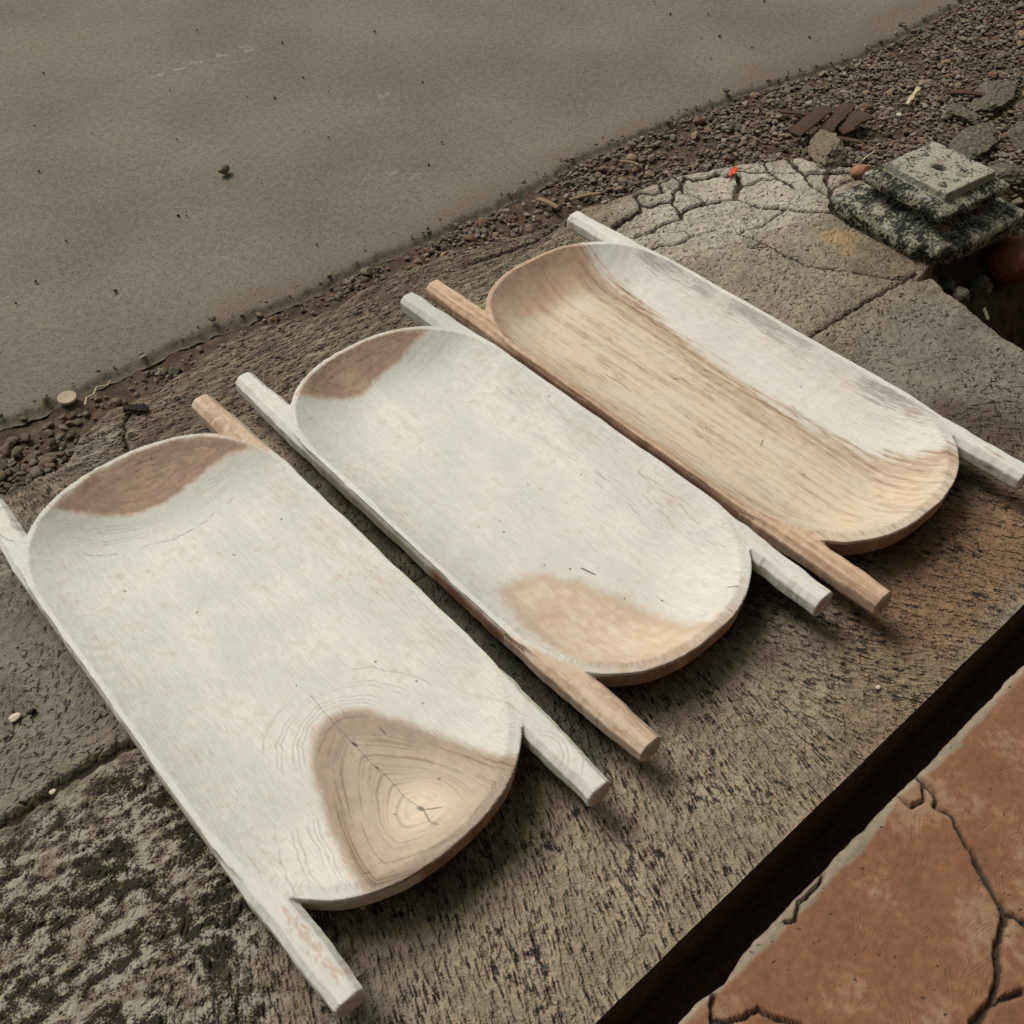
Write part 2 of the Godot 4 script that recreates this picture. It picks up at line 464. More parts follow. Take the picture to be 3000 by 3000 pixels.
func build_apron():
	var r := RandomNumberGenerator.new()
	r.seed = 77
	a_cut.resize(AW * AH)
	var sx := AW / ASX
	for k in 100000:
		var x := r.randf_range(-0.5, 2.55)
		var z := r.randf_range(-1.95, -0.287)
		var near := smoothstep(-0.75, -0.6, z)
		var top := smoothstep(-1.6, -1.72, z) * smoothstep(1.9, 1.5, x)
		var amount := 0.35 + 0.65 * maxf(near * smoothstep(2.2, 1.2, x), top * 0.9)
		amount *= 0.55 + 0.9 * smoothstep(-0.25, 0.3, n_big.get_noise_2d(x * 2.2, z * 2.2))
		if r.randf() > amount:
			continue
		var ang := groove_angle(x, z) + r.randfn(0, 0.07 + 0.5 * (1.0 - maxf(near, top)))
		if r.randf() < 0.25 * smoothstep(1.6, 1.9, x):
			ang += PI / 2
		var len_ := r.randf_range(0.005, 0.016) * (1.0 + 1.1 * maxf(near, top) * r.randf())
		var d := Vector2.from_angle(ang) * len_ * sx * 0.5
		var deep := r.randf_range(0.25, 1.0)
		var rad := r.randf_range(0.55, 1.05) * (0.9 + 0.25 * near) * (1.7 if r.randf() < 0.06 else 1.0)
		var px := (x - AX0) * sx
		var pz := (z - AZ0) * sx
		a_cut = stroke(a_cut, AW, AH, px - d.x, pz - d.y, px + d.x, pz + d.y, rad, deep)
		# some marks wander on
		var tip := Vector2(px, pz) + d
		while r.randf() < 0.5 * maxf(near, top):
			ang += r.randfn(0, 0.28)
			var q := tip + Vector2.from_angle(ang) * r.randf_range(1.5, 5.0)
			a_cut = stroke(a_cut, AW, AH, tip.x, tip.y, q.x, q.y, rad * r.randf_range(0.6, 1.1), deep * r.randf_range(0.5, 1.0))
			tip = q
	# long faint scratches and hairlines between the marks
	for k in 5200:
		var x := r.randf_range(-0.5, 2.55)
		var z := r.randf_range(-1.95, -0.287)
		var ang := groove_angle(x, z) + r.randfn(0, 0.25) + (PI / 2 if r.randf() < 0.4 * smoothstep(1.3, 1.7, x) else 0.0)
		var p := Vector2(x - AX0, z - AZ0) * sx
		var depth_ := r.randf_range(0.2, 0.6)
		for s in r.randi_range(2, 6):
			ang += r.randfn(0, 0.45)
			var q := p + Vector2.from_angle(ang) * r.randf_range(2.0, 6.0)
			a_cut = stroke(a_cut, AW, AH, p.x, p.y, q.x, q.y, r.randf_range(0.7, 1.2), depth_)
			p = q
	# ---- grid, cracks, pieces
	var cell := 0.004
	var nx := int((2.62 - AX0) / cell)
	var nz := int((DRAIN_A - AZ0) / cell + 0.5) + 1
	var z_of := func(j: int) -> float: return DRAIN_A - (nz - 1 - j) * cell
	var crack := PackedFloat32Array()     # how far inside a crack, 1 in its middle
	crack.resize(nx * nz)
	var depth := PackedFloat32Array()
	depth.resize(nx * nz)
	var rim := PackedFloat32Array()       # distance to the apron's edge
	rim.resize(nx * nz)
	rim.fill(1.0)
	var lines := []
	for c in CRACKS.size():
		lines.append([CRACKS[c][0], ragged(CRACKS[c][1], 0.012, 0.004, 100 + c)])
	lines.append([0.006, ragged([0.137, -1.086, 0.45, -1.075, 0.9, -1.06, 1.4, -1.05, 1.754, -1.041], 0.015, 0.004, 300)])
	lines.append([0.006, ragged([1.739, -1.788, 1.75, -1.70, 1.818, -1.614], 0.015, 0.004, 301)])
	lines.append([0.006, ragged([1.818, -1.547, 1.70, -1.50, 1.55, -1.30, 1.50, -1.05], 0.015, 0.004, 302)])
	# loose ends run on into the nearest other crack
	for l in lines.size():
		for end in 2:
			var p: PackedVector2Array = lines[l][1]
			var e := p[0] if end == 0 else p[p.size() - 1]
			var best := 0.055
			var to := e
			for o in lines.size():
				if o == l:
					continue
				var q: PackedVector2Array = lines[o][1]
				for k in q.size() - 1:
					var c := Geometry2D.get_closest_point_to_segment(e, q[k], q[k + 1])
					if e.distance_to(c) < best:
						best = e.distance_to(c)
						to = c
			if to != e:
				if end == 0:
					p.insert(0, to)
				else:
					p.append(to)
				lines[l][1] = p
	for l in lines:
		var p: PackedVector2Array = l[1]
		for k in p.size() - 1:
			var hw: float = l[0] * (0.28 + 0.46 * r.randf())
			var reach := hw + 0.006
			var lo_i := maxi(0, int((minf(p[k].x, p[k + 1].x) - reach - AX0) / cell))
			var hi_i := mini(nx - 1, int((maxf(p[k].x, p[k + 1].x) + reach - AX0) / cell) + 1)
			var base: float = z_of.call(0)
			var lo_j := maxi(0, int((minf(p[k].y, p[k + 1].y) - reach - base) / cell))
			var hi_j := mini(nz - 1, int((maxf(p[k].y, p[k + 1].y) + reach - base) / cell) + 1)
			for j in range(lo_j, hi_j + 1):
				for i in range(lo_i, hi_i + 1):
					var q := Vector2(AX0 + i * cell, base + j * cell)
					var d := q.distance_to(Geometry2D.get_closest_point_to_segment(q, p[k], p[k + 1]))
					var v := clampf(1.0 - (d - hw * 0.45) / (hw * 0.55 + 0.004), 0.0, 1.0)
					if v > crack[j * nx + i]:
						crack[j * nx + i] = v
						depth[j * nx + i] = clampf(l[0] * 0.95, 0.005, 0.014)
	var border := ragged(APRON + [APRON[0], APRON[1]], 0.02, 0.005, 400)
	for k in border.size():
		if border[k].y > -0.29:
			border[k].y = DRAIN_A + 0.03
	var base_z: float = z_of.call(0)
	for k in border.size() - 1:
		var a := border[k]
		var b := border[k + 1]
		if a.y > -0.28 and b.y > -0.28:
			continue
		var reach := 0.024
		for j in range(maxi(0, int((minf(a.y, b.y) - reach - base_z) / cell)), mini(nz - 1, int((maxf(a.y, b.y) + reach - base_z) / cell) + 1) + 1):
			for i in range(maxi(0, int((minf(a.x, b.x) - reach - AX0) / cell)), mini(nx - 1, int((maxf(a.x, b.x) + reach - AX0) / cell) + 1) + 1):
				var q := Vector2(AX0 + i * cell, base_z + j * cell)
				var d := q.distance_to(Geometry2D.get_closest_point_to_segment(q, a, b))
				if d < rim[j * nx + i]:
					rim[j * nx + i] = d
	var inside := PackedByteArray()
	inside.resize(nx * nz)
	var rows := []
	rows.resize(nz)
	var job := func(j: int) -> void:
		var o := PackedByteArray()
		o.resize(nx)
		for i in nx:
			o[i] = 1 if Geometry2D.is_point_in_polygon(Vector2(AX0 + i * cell, base_z + j * cell), border) else 0
		rows[j] = o
	WorkerThreadPool.wait_for_group_task_completion(WorkerThreadPool.add_group_task(job, nz, -1, true))
	inside.clear()
	for o in rows:
		inside.append_array(o)
	# pieces: ground between the cracks, grown until they meet in the cracks
	var piece := PackedInt32Array()
	piece.resize(nx * nz)
	var sizes := [0]
	var front := PackedInt32Array()
	for s in nx * nz:
		if piece[s] == 0 and inside[s] == 1 and crack[s] < 0.3:
			var id := sizes.size()
			var fill := PackedInt32Array([s])
			piece[s] = id
			var head := 0
			while head < fill.size():
				var k := fill[head]
				head += 1
				var i := k % nx
				for n in [k - 1 if i > 0 else -1, k + 1 if i < nx - 1 else -1, k - nx, k + nx]:
					if n >= 0 and n < nx * nz and piece[n] == 0 and inside[n] == 1 and crack[n] < 0.3:
						piece[n] = id
						fill.append(n)
			sizes.append(fill.size())
			if fill.size() < 60:
				for k in fill:
					piece[k] = 0
				sizes[id] = 0
			else:
				front.append_array(fill)
	var at := 0
	while at < front.size():
		var k := front[at]
		at += 1
		var i := k % nx
		for n in [k - 1 if i > 0 else -1, k + 1 if i < nx - 1 else -1, k - nx, k + nx]:
			if n >= 0 and n < nx * nz and piece[n] == 0 and (inside[n] == 1 or rim[n] < 0.02):
				piece[n] = piece[k]
				front.append(n)
	var lift := PackedVector3Array()
	for s in sizes.size():
		var small := clampf(1.0 - sizes[s] / 9000.0, 0.0, 1.0)
		lift.append(Vector3(r.randf_range(-0.0035, 0.003), r.randf_range(-0.02, 0.02), r.randf_range(-0.02, 0.02)) * small)
	# ---- heights
	var ys := PackedFloat32Array()
	var hrows := []
	hrows.resize(nz)
	var job2 := func(j: int) -> void:
		var o := PackedFloat32Array()
		o.resize(nx)
		for i in nx:
			var k := j * nx + i
			if piece[k] == 0:
				o[i] = -0.06
				continue
			var x := AX0 + i * cell
			var z := base_z + j * cell
			var y := n_mid.get_noise_2d(x * 0.35, z * 0.35) * 0.004 + n_mid.get_noise_2d(x * 2.0 + 9.0, z * 2.0) * 0.0016 + n_fine.get_noise_2d(x * 0.6, z * 0.6) * 0.0010
			var cutx := clampi(int((x - AX0) * sx), 0, AW - 1)
			var cutz := clampi(int((z - AZ0) * sx), 0, AH - 1)
			y -= a_cut[cutz * AW + cutx] * 0.0048
			var m := moss_amount(x, z)
			if m > 0.01:
				y += m * (n_mid.get_noise_2d(x * 0.9, z * 1.9) * 0.0014 + n_fine.get_noise_2d(x * 0.7, z * 1.2) * 0.0014 + n_fine.get_noise_2d(x * 1.6, z * 1.9) * 0.0016 - 0.001)
			var l := lift[piece[k]]
			y += l.x + l.y * 0.02 * sin(x * 40.0) + l.z * 0.02 * cos(z * 40.0)
			y -= depth[k] * smoothstep(0.0, 1.0, crack[k])
			if rim[k] < 0.02:
				if inside[k] == 0:
					y = -0.05
				else:
					var q := 1.0 - rim[k] / 0.02
					y -= 0.012 * q * q * q
			o[i] = minf(y, 0.006)
		hrows[j] = o
	WorkerThreadPool.wait_for_group_task_completion(WorkerThreadPool.add_group_task(job2, nz, -1, true))
	for o in hrows:
		ys.append_array(o)
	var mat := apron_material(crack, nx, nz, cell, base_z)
	var slab := root_node("concrete_apron")
	slab.set_meta("kind", "structure")
	slab.set_meta("label", "old cracked concrete apron with broom grooves")
	var quads := []
	for s in sizes.size():
		quads.append(PackedInt32Array())
	for j in nz - 1:
		for i in nx - 1:
			var k := j * nx + i
			var p := maxi(maxi(piece[k], piece[k + 1]), maxi(piece[k + nx], piece[k + nx + 1]))
			if p > 0 and piece[k] * piece[k + 1] * piece[k + nx] * piece[k + nx + 1] != 0:
				quads[p].append(k)
	var local := PackedInt32Array()
	local.resize(nx * nz)
	local.fill(-1)
	var made := 0
	for s in range(1, sizes.size()):
		var list: PackedInt32Array = quads[s]
		if list.size() < 12:
			continue
		var v := PackedVector3Array()
		var nrm := PackedVector3Array()
		var uv := PackedVector2Array()
		var idx := PackedInt32Array()
		var used := PackedInt32Array()
		for k in list:
			for n in [k, k + 1, k + nx, k + nx + 1]:
				if local[n] < 0:
					local[n] = v.size()
					used.append(n)
					var i: int = n % nx
					var j: int = n / nx
					var p := Vector3(AX0 + i * cell, ys[n], base_z + j * cell)
					v.append(p)
					var gx := (ys[n + 1 if i < nx - 1 else n] - ys[n - 1 if i > 0 else n]) / (2.0 * cell)
					var gz := (ys[n + nx if j < nz - 1 else n] - ys[n - nx if j > 0 else n]) / (2.0 * cell)
					nrm.append(Vector3(-gx, 1, -gz).normalized())
					uv.append(Vector2((p.x - AX0) / ASX, (p.z - AZ0) / (AH / sx)))
			idx.append_array(PackedInt32Array([local[k], local[k + 1], local[k + nx], local[k + 1], local[k + nx + 1], local[k + nx]]))
		for n in used:
			local[n] = -1
		mesh_node("slab_piece", arrays_mesh(v, nrm, uv, idx), mat, slab)
		made += 1
	print("slab pieces ", made)
	# the cut face down into the drain, and the apron further left beyond the frame
	var face := PackedVector3Array()
	var fuv := PackedVector2Array()
	var fidx := PackedInt32Array()
	var last := int((2.11 - AX0) / cell)
	for i in last:
		var x := AX0 + i * cell
		var top: float = ys[(nz - 1) * nx + i]
		for k in 5:
			var y := lerpf(top, -0.26, k / 4.0)
			var bulge := n_fine.get_noise_2d(x * 0.4, y * 0.6) * 0.004 * minf(k, 1.0)
			face.append(Vector3(x, y, DRAIN_A + bulge))
	for i in last - 1:
		for k in 4:
			var a := i * 5 + k
			fidx.append_array(PackedInt32Array([a, a + 5, a + 1, a + 5, a + 6, a + 1]))
	var st := SurfaceTool.new()
	st.create_from(arrays_mesh(face, PackedVector3Array(), fuv, fidx), 0)
	st.generate_normals()
	var fm := speckle_material(Color8(40, 33, 27), Color8(98, 82, 64), 35, 0.2, 1.0, 0.4)
	mesh_node("slab_edge", st.commit(), fm, slab)
	var bv := PackedVector3Array([Vector3(-3, 0, -1.8), Vector3(AX0, 0, -1.8), Vector3(-3, 0, DRAIN_A), Vector3(AX0, 0, DRAIN_A)])
	var bu := PackedVector2Array()
	for p in bv:
		bu.append(Vector2((p.x - AX0) / ASX, (p.z - AZ0) / ASZ))
	mesh_node("slab_piece", arrays_mesh(bv, PackedVector3Array([Vector3.UP, Vector3.UP, Vector3.UP, Vector3.UP]), bu, PackedInt32Array([0, 1, 2, 1, 3, 2])), mat, slab)

func apron_material(crack: PackedFloat32Array, nx: int, nz: int, cell: float, base_z: float) -> StandardMaterial3D:
	var w := AW
	var h := AH
	# broad tones across the concrete, darker between and in front of the trays, laid out coarsely: x, z, rx, rz, r, g, b, share
	var zones := [
		[-0.1, -1.4, 0.5, 0.35, 112, 109, 97, 0.8], [0.8, -1.82, 0.75, 0.16, 116, 105, 88, 0.9], [1.4, -1.86, 0.4, 0.12, 106, 95, 79, 0.6],
		[0.36, -1.80, 0.12, 0.07, 136, 129, 112, 0.7], [2.15, -1.56, 0.42, 0.24, 172, 167, 150, 0.95], [1.9, -1.25, 0.3, 0.2, 142, 135, 117, 0.8],
		[2.0, -0.75, 0.35, 0.28, 119, 115, 101, 0.9], [2.30, -1.10, 0.16, 0.1, 106, 93, 75, 0.6], [2.185, -1.235, 0.055, 0.06, 170, 138, 102, 0.65],
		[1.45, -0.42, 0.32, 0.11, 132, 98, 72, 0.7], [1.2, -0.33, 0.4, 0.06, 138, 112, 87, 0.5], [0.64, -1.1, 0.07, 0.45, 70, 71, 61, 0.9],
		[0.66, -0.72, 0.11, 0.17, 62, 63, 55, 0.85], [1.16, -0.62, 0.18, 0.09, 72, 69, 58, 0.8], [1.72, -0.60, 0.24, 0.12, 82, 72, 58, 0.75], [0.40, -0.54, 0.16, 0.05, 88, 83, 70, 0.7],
		[0.55, -0.40, 0.55, 0.14, 150, 137, 115, 0.85], [0.12, -0.47, 0.15, 0.08, 124, 117, 101, 0.6], [0.55, -1.75, 0.3, 0.05, 98, 88, 72, 0.5]]
	var zw := 206
	var zh := 104
	var zim := Image.create(zw, zh, false, Image.FORMAT_RGB8)
	for j in zh:
		for i in zw:
			var x := AX0 + ASX * (i + 0.5) / zw
			var z := AZ0 + ASZ * (j + 0.5) / zh
			var c := Vector3(133, 122, 103)
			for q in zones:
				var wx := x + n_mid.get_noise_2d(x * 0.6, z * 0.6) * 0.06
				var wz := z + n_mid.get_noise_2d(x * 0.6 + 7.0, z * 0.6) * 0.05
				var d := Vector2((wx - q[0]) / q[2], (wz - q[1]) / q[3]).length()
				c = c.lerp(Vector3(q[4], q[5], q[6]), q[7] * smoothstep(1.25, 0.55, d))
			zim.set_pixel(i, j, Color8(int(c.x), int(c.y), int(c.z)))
	zim.resize(w, h, Image.INTERPOLATE_CUBIC)
	var zb := zim.get_data()
	var mim := Image.create(zw, zh, false, Image.FORMAT_L8)
	for j in zh:
		for i in zw:
			var m := moss_amount(AX0 + ASX * (i + 0.5) / zw, AZ0 + ASZ * (j + 0.5) / zh)
			mim.set_pixel(i, j, Color(m, m, m))
	mim.resize(w, h, Image.INTERPOLATE_CUBIC)
	var mb := mim.get_data()
	var n1 := noise_bytes(w, h, 61, 0.012, 5)
	var n2 := noise_bytes(w, h, 62, 0.07, 4)
	var n3 := noise_bytes(w, h, 63, 0.4, 2)
	var n4 := noise_bytes(w, h, 64, 0.055, 5, FastNoiseLite.TYPE_SIMPLEX_SMOOTH, w / 2, h)
	var n5 := noise_bytes(w, h, 66, 0.09, 4, FastNoiseLite.TYPE_SIMPLEX_SMOOTH, w / 7, h)   # streaks along the road
	var cut := a_cut
	var row := func(j: int) -> PackedByteArray:
		var o := PackedByteArray()
		o.resize(w * 3)
		for i in w:
			var k := j * w + i
			var a := n1[k] / 255.0 - 0.5
			var b := n2[k] / 255.0 - 0.5
			var c := n3[k] / 255.0 - 0.5
			var s := 1.0 + a * 0.28 + b * 0.26 + c * 0.26
			if j < 330:
				s += (n5[k] / 255.0 - 0.5) * 0.6 * smoothstep(330.0, 220.0, j) * smoothstep(1560.0, 1300.0, i)
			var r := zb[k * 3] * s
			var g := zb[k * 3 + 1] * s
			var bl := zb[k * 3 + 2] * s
			# black algae stains in patches, plus pit shade painted into the broom marks
			var grime_and_shade := smoothstep(0.30, 0.85, cut[k] * 0.70 + b * 1.25 + a * 0.7 + c * 0.5)
			var m := mb[k] / 255.0
			if m > 0.02:
				var e := n4[k] / 255.0 - 0.5
				grime_and_shade = maxf(grime_and_shade, m * smoothstep(-0.04, 0.12, e * 1.1 + a * 0.9 + b * 0.85 + c * 1.0 + (m - 0.85) * 0.3) * 0.94)
				var pale := m * smoothstep(0.0, 0.18, -e - b * 0.5 - c * 0.3)
				r = lerpf(r, 152, pale * 0.8)
				g = lerpf(g, 150, pale * 0.8)
				bl = lerpf(bl, 134, pale * 0.8)
			# soil in the cracks
			var fx := (i + 0.5) * ASX / w / cell + b * 0.5
			var fz := (AZ0 + (j + 0.5) * ASX / w - base_z) / cell + c * 0.5
			var ci := int(fx)
			var cj := int(fz)
			if ci >= 0 and ci < nx - 1 and fz >= 0.0 and cj < nz - 1:
				var cc := cj * nx + ci
				var amount := lerpf(lerpf(crack[cc], crack[cc + 1], fx - ci), lerpf(crack[cc + nx], crack[cc + nx + 1], fx - ci), fz - cj)
				var soil := smoothstep(0.52, 0.9, amount + b * 0.3) * 0.92
				r = lerpf(r, 50, soil)
				g = lerpf(g, 43, soil)
				bl = lerpf(bl, 34, soil)
			var gr := 27.0 + 22.0 * maxf(0.0, a + c)
			r = lerpf(r, gr, grime_and_shade * 0.9)
			g = lerpf(g, gr * (0.97 - 0.06 * m), grime_and_shade * 0.9)
			bl = lerpf(bl, gr * (0.88 - 0.12 * m), grime_and_shade * 0.9)
			o[i * 3] = clampi(int(r), 0, 255)
			o[i * 3 + 1] = clampi(int(g), 0, 255)
			o[i * 3 + 2] = clampi(int(bl), 0, 255)
		return o
	var bump := func(j: int) -> PackedByteArray:
		var o := PackedByteArray()
		o.resize(w)
		for i in w:
			var k := j * w + i
			o[i] = clampi(int(150 + (n2[k] - 128) * 0.36 + (n3[k] - 128) * 0.3 - cut[k] * 110), 0, 255)
		return o
	var m := surface(Color.WHITE, 0.95, 0.25)
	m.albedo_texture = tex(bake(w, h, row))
	m.heightmap_enabled = true
	m.heightmap_scale = 1.0
	m.heightmap_texture = tex(bake(w, h, bump, 1))
	return m

# ------------------------------------------------------------------ the red floor
func build_red_floor():
	var cell := 0.003
	var x0 := 0.2
	var z1 := 0.24
	var nx := int((1.7 - x0) / cell)
	var nz := int((z1 - DRAIN_B) / cell)
	var crack := PackedFloat32Array()
	crack.resize(nx * nz)
	var r := RandomNumberGenerator.new()
	r.seed = 55
	for c in RED_CRACKS.size():
		var p := ragged(RED_CRACKS[c][1], 0.007, 0.0019, 500 + c)
		for k in p.size() - 1:
			var hw: float = RED_CRACKS[c][0] * (0.13 + 0.32 * r.randf() * r.randf())
			var reach := hw + 0.004
			for j in range(maxi(0, int((minf(p[k].y, p[k + 1].y) - reach - DRAIN_B) / cell)), mini(nz - 1, int((maxf(p[k].y, p[k + 1].y) + reach - DRAIN_B) / cell) + 1) + 1):
				for i in range(maxi(0, int((minf(p[k].x, p[k + 1].x) - reach - x0) / cell)), mini(nx - 1, int((maxf(p[k].x, p[k + 1].x) + reach - x0) / cell) + 1) + 1):
					var q := Vector2(x0 + i * cell, DRAIN_B + j * cell)
					var d := q.distance_to(Geometry2D.get_closest_point_to_segment(q, p[k], p[k + 1]))
					crack[j * nx + i] = maxf(crack[j * nx + i], clampf(1.0 - (d - hw * 0.5) / (hw * 0.5 + 0.003), 0.0, 1.0))
	var v := PackedVector3Array()
	var uv := PackedVector2Array()
	var idx := PackedInt32Array()
	for j in range(-4, nz):
		for i in nx:
			var x := x0 + i * cell
			var jj := maxi(j, 0)
			var z := DRAIN_B + jj * cell
			var y := n_mid.get_noise_2d(x * 0.5, z * 0.5) * 0.003 + n_fine.get_noise_2d(x * 0.5, z * 0.9) * 0.0006
			# rounded lip at the drain, chipped
			var lip := n_mid.get_noise_1d(x * 0.8) * 0.004 + n_fine.get_noise_1d(x * 0.4) * 0.0012
			lip += 0.006 * smoothstep(0.05, 0.0, absf(x - 0.55)) + 0.005 * smoothstep(0.25, 0.0, absf(x - 0.45))
			var t := clampf(jj * cell / 0.012, 0.0, 1.0)
			y -= 0.006 * (1.0 - sqrt(1.0 - (1.0 - t) * (1.0 - t)))
			z += lip * (1.0 - smoothstep(0.0, 0.05, jj * cell))
			y -= crack[jj * nx + i] * 0.014
			if j < 0:
				y = lerpf(y, -0.26, -j / 4.0)
				z += 0.003
			v.append(Vector3(x, y, z))
			uv.append(Vector2((x - x0) / 1.6, (z + 0.25) / 0.8))
	var rows := nz + 4
	for j in rows - 1:
		for i in nx - 1:
			var a := j * nx + i
			idx.append_array(PackedInt32Array([a, a + 1, a + nx, a + 1, a + nx + 1, a + nx]))
	var w := 1600
	var h := 800
	var cut := PackedFloat32Array()
	cut.resize(w * h)
	# trowel sweeps: fans of short arcs
	for k in 420:
		var c := Vector2(r.randf_range(0, w), r.randf_range(20, 560))
		var rad := r.randf_range(40, 150)
		var a0 := r.randf_range(-0.5, 0.9) + (PI if r.randf() < 0.3 else 0.0)
		for s in r.randi_range(2, 6):
			var a1 := a0 + r.randf_range(0.1, 0.5)
			var rr := rad + s * r.randf_range(3, 7)
			var steps := 5
			for q in steps:
				var p := c + Vector2.from_angle(lerpf(a0, a1, float(q) / steps) + PI * 0.25) * rr
				var p2 := c + Vector2.from_angle(lerpf(a0, a1, float(q + 1) / steps) + PI * 0.25) * rr
				cut = stroke(cut, w, h, p.x, p.y, p2.x, p2.y, 1.3, r.randf_range(0.1, 0.45))
	for k in 1500:
		var p := Vector2(r.randf_range(0, w), r.randf_range(20, 600))
		var rough_ := smoothstep(0.0, 0.3, n_big.get_noise_2d(p.x * 0.004, p.y * 0.004) + 0.5 * smoothstep(560.0, 760.0, p.x) * smoothstep(150.0, 260.0, p.y))
		if r.randf() > 0.12 + rough_:
			continue
		var d := Vector2.from_angle(r.randf_range(0, TAU)) * r.randf_range(1, 6)
		cut = stroke(cut, w, h, p.x, p.y, p.x + d.x, p.y + d.y, r.randf_range(1.0, 2.6), r.randf_range(0.3, 1.0))
	var n1 := noise_bytes(w, h, 71, 0.006, 4)
	var n2 := noise_bytes(w, h, 72, 0.05, 4)
	var n3 := noise_bytes(w, h, 73, 0.4, 2)
	var row := func(j: int) -> PackedByteArray:
		var o := PackedByteArray()
		o.resize(w * 3)
		for i in w:
			var k := j * w + i
			var x := x0 + 1.6 * (i + 0.5) / w
			var z := -0.25 + 0.8 * (j + 0.5) / h
			var a := n1[k] / 255.0 - 0.5
			var b := n2[k] / 255.0 - 0.5
			var c := n3[k] / 255.0 - 0.5
			var worn := smoothstep(0.05, 0.35, a + b * 0.35)
			var r_ := lerpf(127, 136, worn)
			var g_ := lerpf(91, 108, worn)
			var b_ := lerpf(67, 85, worn)
			# the bare cement lip
			var e := smoothstep(0.019, 0.010, z - DRAIN_B + b * 0.006 + a * 0.024)
			r_ = lerpf(r_, 146, e * 0.85)
			g_ = lerpf(g_, 136, e * 0.85)
			b_ = lerpf(b_, 118, e * 0.85)
			var s := 1.0 + b * 0.17 + c * 0.18 + a * 0.16
			var fx := clampf((x - x0) / cell, 0.0, nx - 2.0)
			var fz := clampf((z - DRAIN_B) / cell, 0.0, nz - 2.0)
			var cc := int(fz) * nx + int(fx)
			var tx := fx - int(fx)
			var open := lerpf(lerpf(crack[cc], crack[cc + 1], tx), lerpf(crack[cc + nx], crack[cc + nx + 1], tx), fz - int(fz))
			var dirt := maxf(smoothstep(0.45, 0.8, cut[k] + b * 0.5) * 0.7, smoothstep(0.35, 0.85, open + b * 0.5) * 0.88)
			o[i * 3] = clampi(int(lerpf(r_ * s, 52, dirt)), 0, 255)
			o[i * 3 + 1] = clampi(int(lerpf(g_ * s, 46, dirt)), 0, 255)
			o[i * 3 + 2] = clampi(int(lerpf(b_ * s, 38, dirt)), 0, 255)
		return o
	var bump := func(j: int) -> PackedByteArray:
		var o := PackedByteArray()
		o.resize(w)
		for i in w:
			var k := j * w + i
			o[i] = clampi(int(160 + (n2[k] - 128) * 0.25 + (n3[k] - 128) * 0.15 - cut[k] * 110), 0, 255)
		return o
	var m := surface(Color.WHITE, 0.85, 0.35)
	m.albedo_texture = tex(bake(w, h, row))
	m.heightmap_enabled = true
	m.heightmap_scale = 0.35
	m.heightmap_texture = tex(bake(w, h, bump, 1))
	var floor_ := root_node("red_concrete_floor")
	floor_.set_meta("kind", "structure")
	floor_.set_meta("label", "worn red painted concrete floor beyond the drain")
	mesh_node("floor_slab", arrays_mesh(v, grid_normals(v, nx, rows), uv, idx), m, floor_)
	# the floor goes on outside the frame
	var plain := surface(Color8(140, 103, 80), 0.85, 0.35)
	for q in [[-3.0, 0.2, DRAIN_B, 4.0], [0.2, 1.699, z1 - 0.004, 4.0], [1.696, 4.0, DRAIN_B, 4.0]]:
		var bm := BoxMesh.new()
		bm.size = Vector3(q[1] - q[0], 0.25, q[3] - q[2])
		var o := mesh_node("floor_slab", bm, plain, floor_)
		o.position = Vector3((q[0] + q[1]) / 2, -0.126, (q[2] + q[3]) / 2)

func build_drain():
	var v := PackedVector3Array()
	var idx := PackedInt32Array()
	var nx := 560
	var nz := 18
	for j in nz:
		for i in nx:
			var x := -0.6 + i * 0.005
			var z := DRAIN_A - 0.01 + j * 0.0055
			v.append(Vector3(x, -0.20 + n_mid.get_noise_2d(x, z) * 0.01 + n_fine.get_noise_2d(x * 0.6, z * 0.6) * 0.005, z))
	for j in nz - 1:
		for i in nx - 1:
			var a := j * nx + i
			idx.append_array(PackedInt32Array([a, a + 1, a + nx, a + 1, a + nx + 1, a + nx]))
	var m := speckle_material(Color8(40, 30, 24), Color8(96, 72, 54), 36, 0.15, 1.0, 0.4)
	var o := mesh_node("drain_bed", arrays_mesh(v, grid_normals(v, nx, nz), PackedVector2Array(), idx), m)
	o.set_meta("kind", "structure")
	o.set_meta("label", "dark earth bed of the narrow drain")

func build_added_house():
	# unseen building front and porch roof, added behind the camera to shade the foreground
	var o := root_node("added_house", Vector3(0.5, 0, 0))
	tag(o, "added unseen building front with a low porch roof that shades the foreground", "added_house")
	var added_wall := speckle_material(Color8(150, 140, 122), Color8(186, 176, 156), 38, 0.8, 0.95, 0.2)
	var roof := speckle_material(Color8(88, 70, 58), Color8(124, 102, 86), 39, 0.6, 0.9, 0.3)
	var parts := [["added_wall", Vector3(9.0, 2.9, 0.2), Vector3(0, 1.45, 2.3), added_wall], ["added_porch_roof", Vector3(9.4, 0.08, 2.3), Vector3(0, 2.72, 1.42), roof], ["added_roof_beam", Vector3(9.4, 0.14, 0.08), Vector3(0, 2.60, 0.42), roof]]
	for p in parts:
		var bm := BoxMesh.new()
		bm.size = p[1]
		var q := mesh_node(p[0], bm, p[3], o)
		q.position = p[2]
	for x in [-3.6, 3.6]:
		var cm := CylinderMesh.new()
		cm.top_radius = 0.06
		cm.bottom_radius = 0.07
		cm.height = 2.53
		var q := mesh_node("added_post", cm, added_wall, o)
		q.position = Vector3(x, 1.265, 0.42)

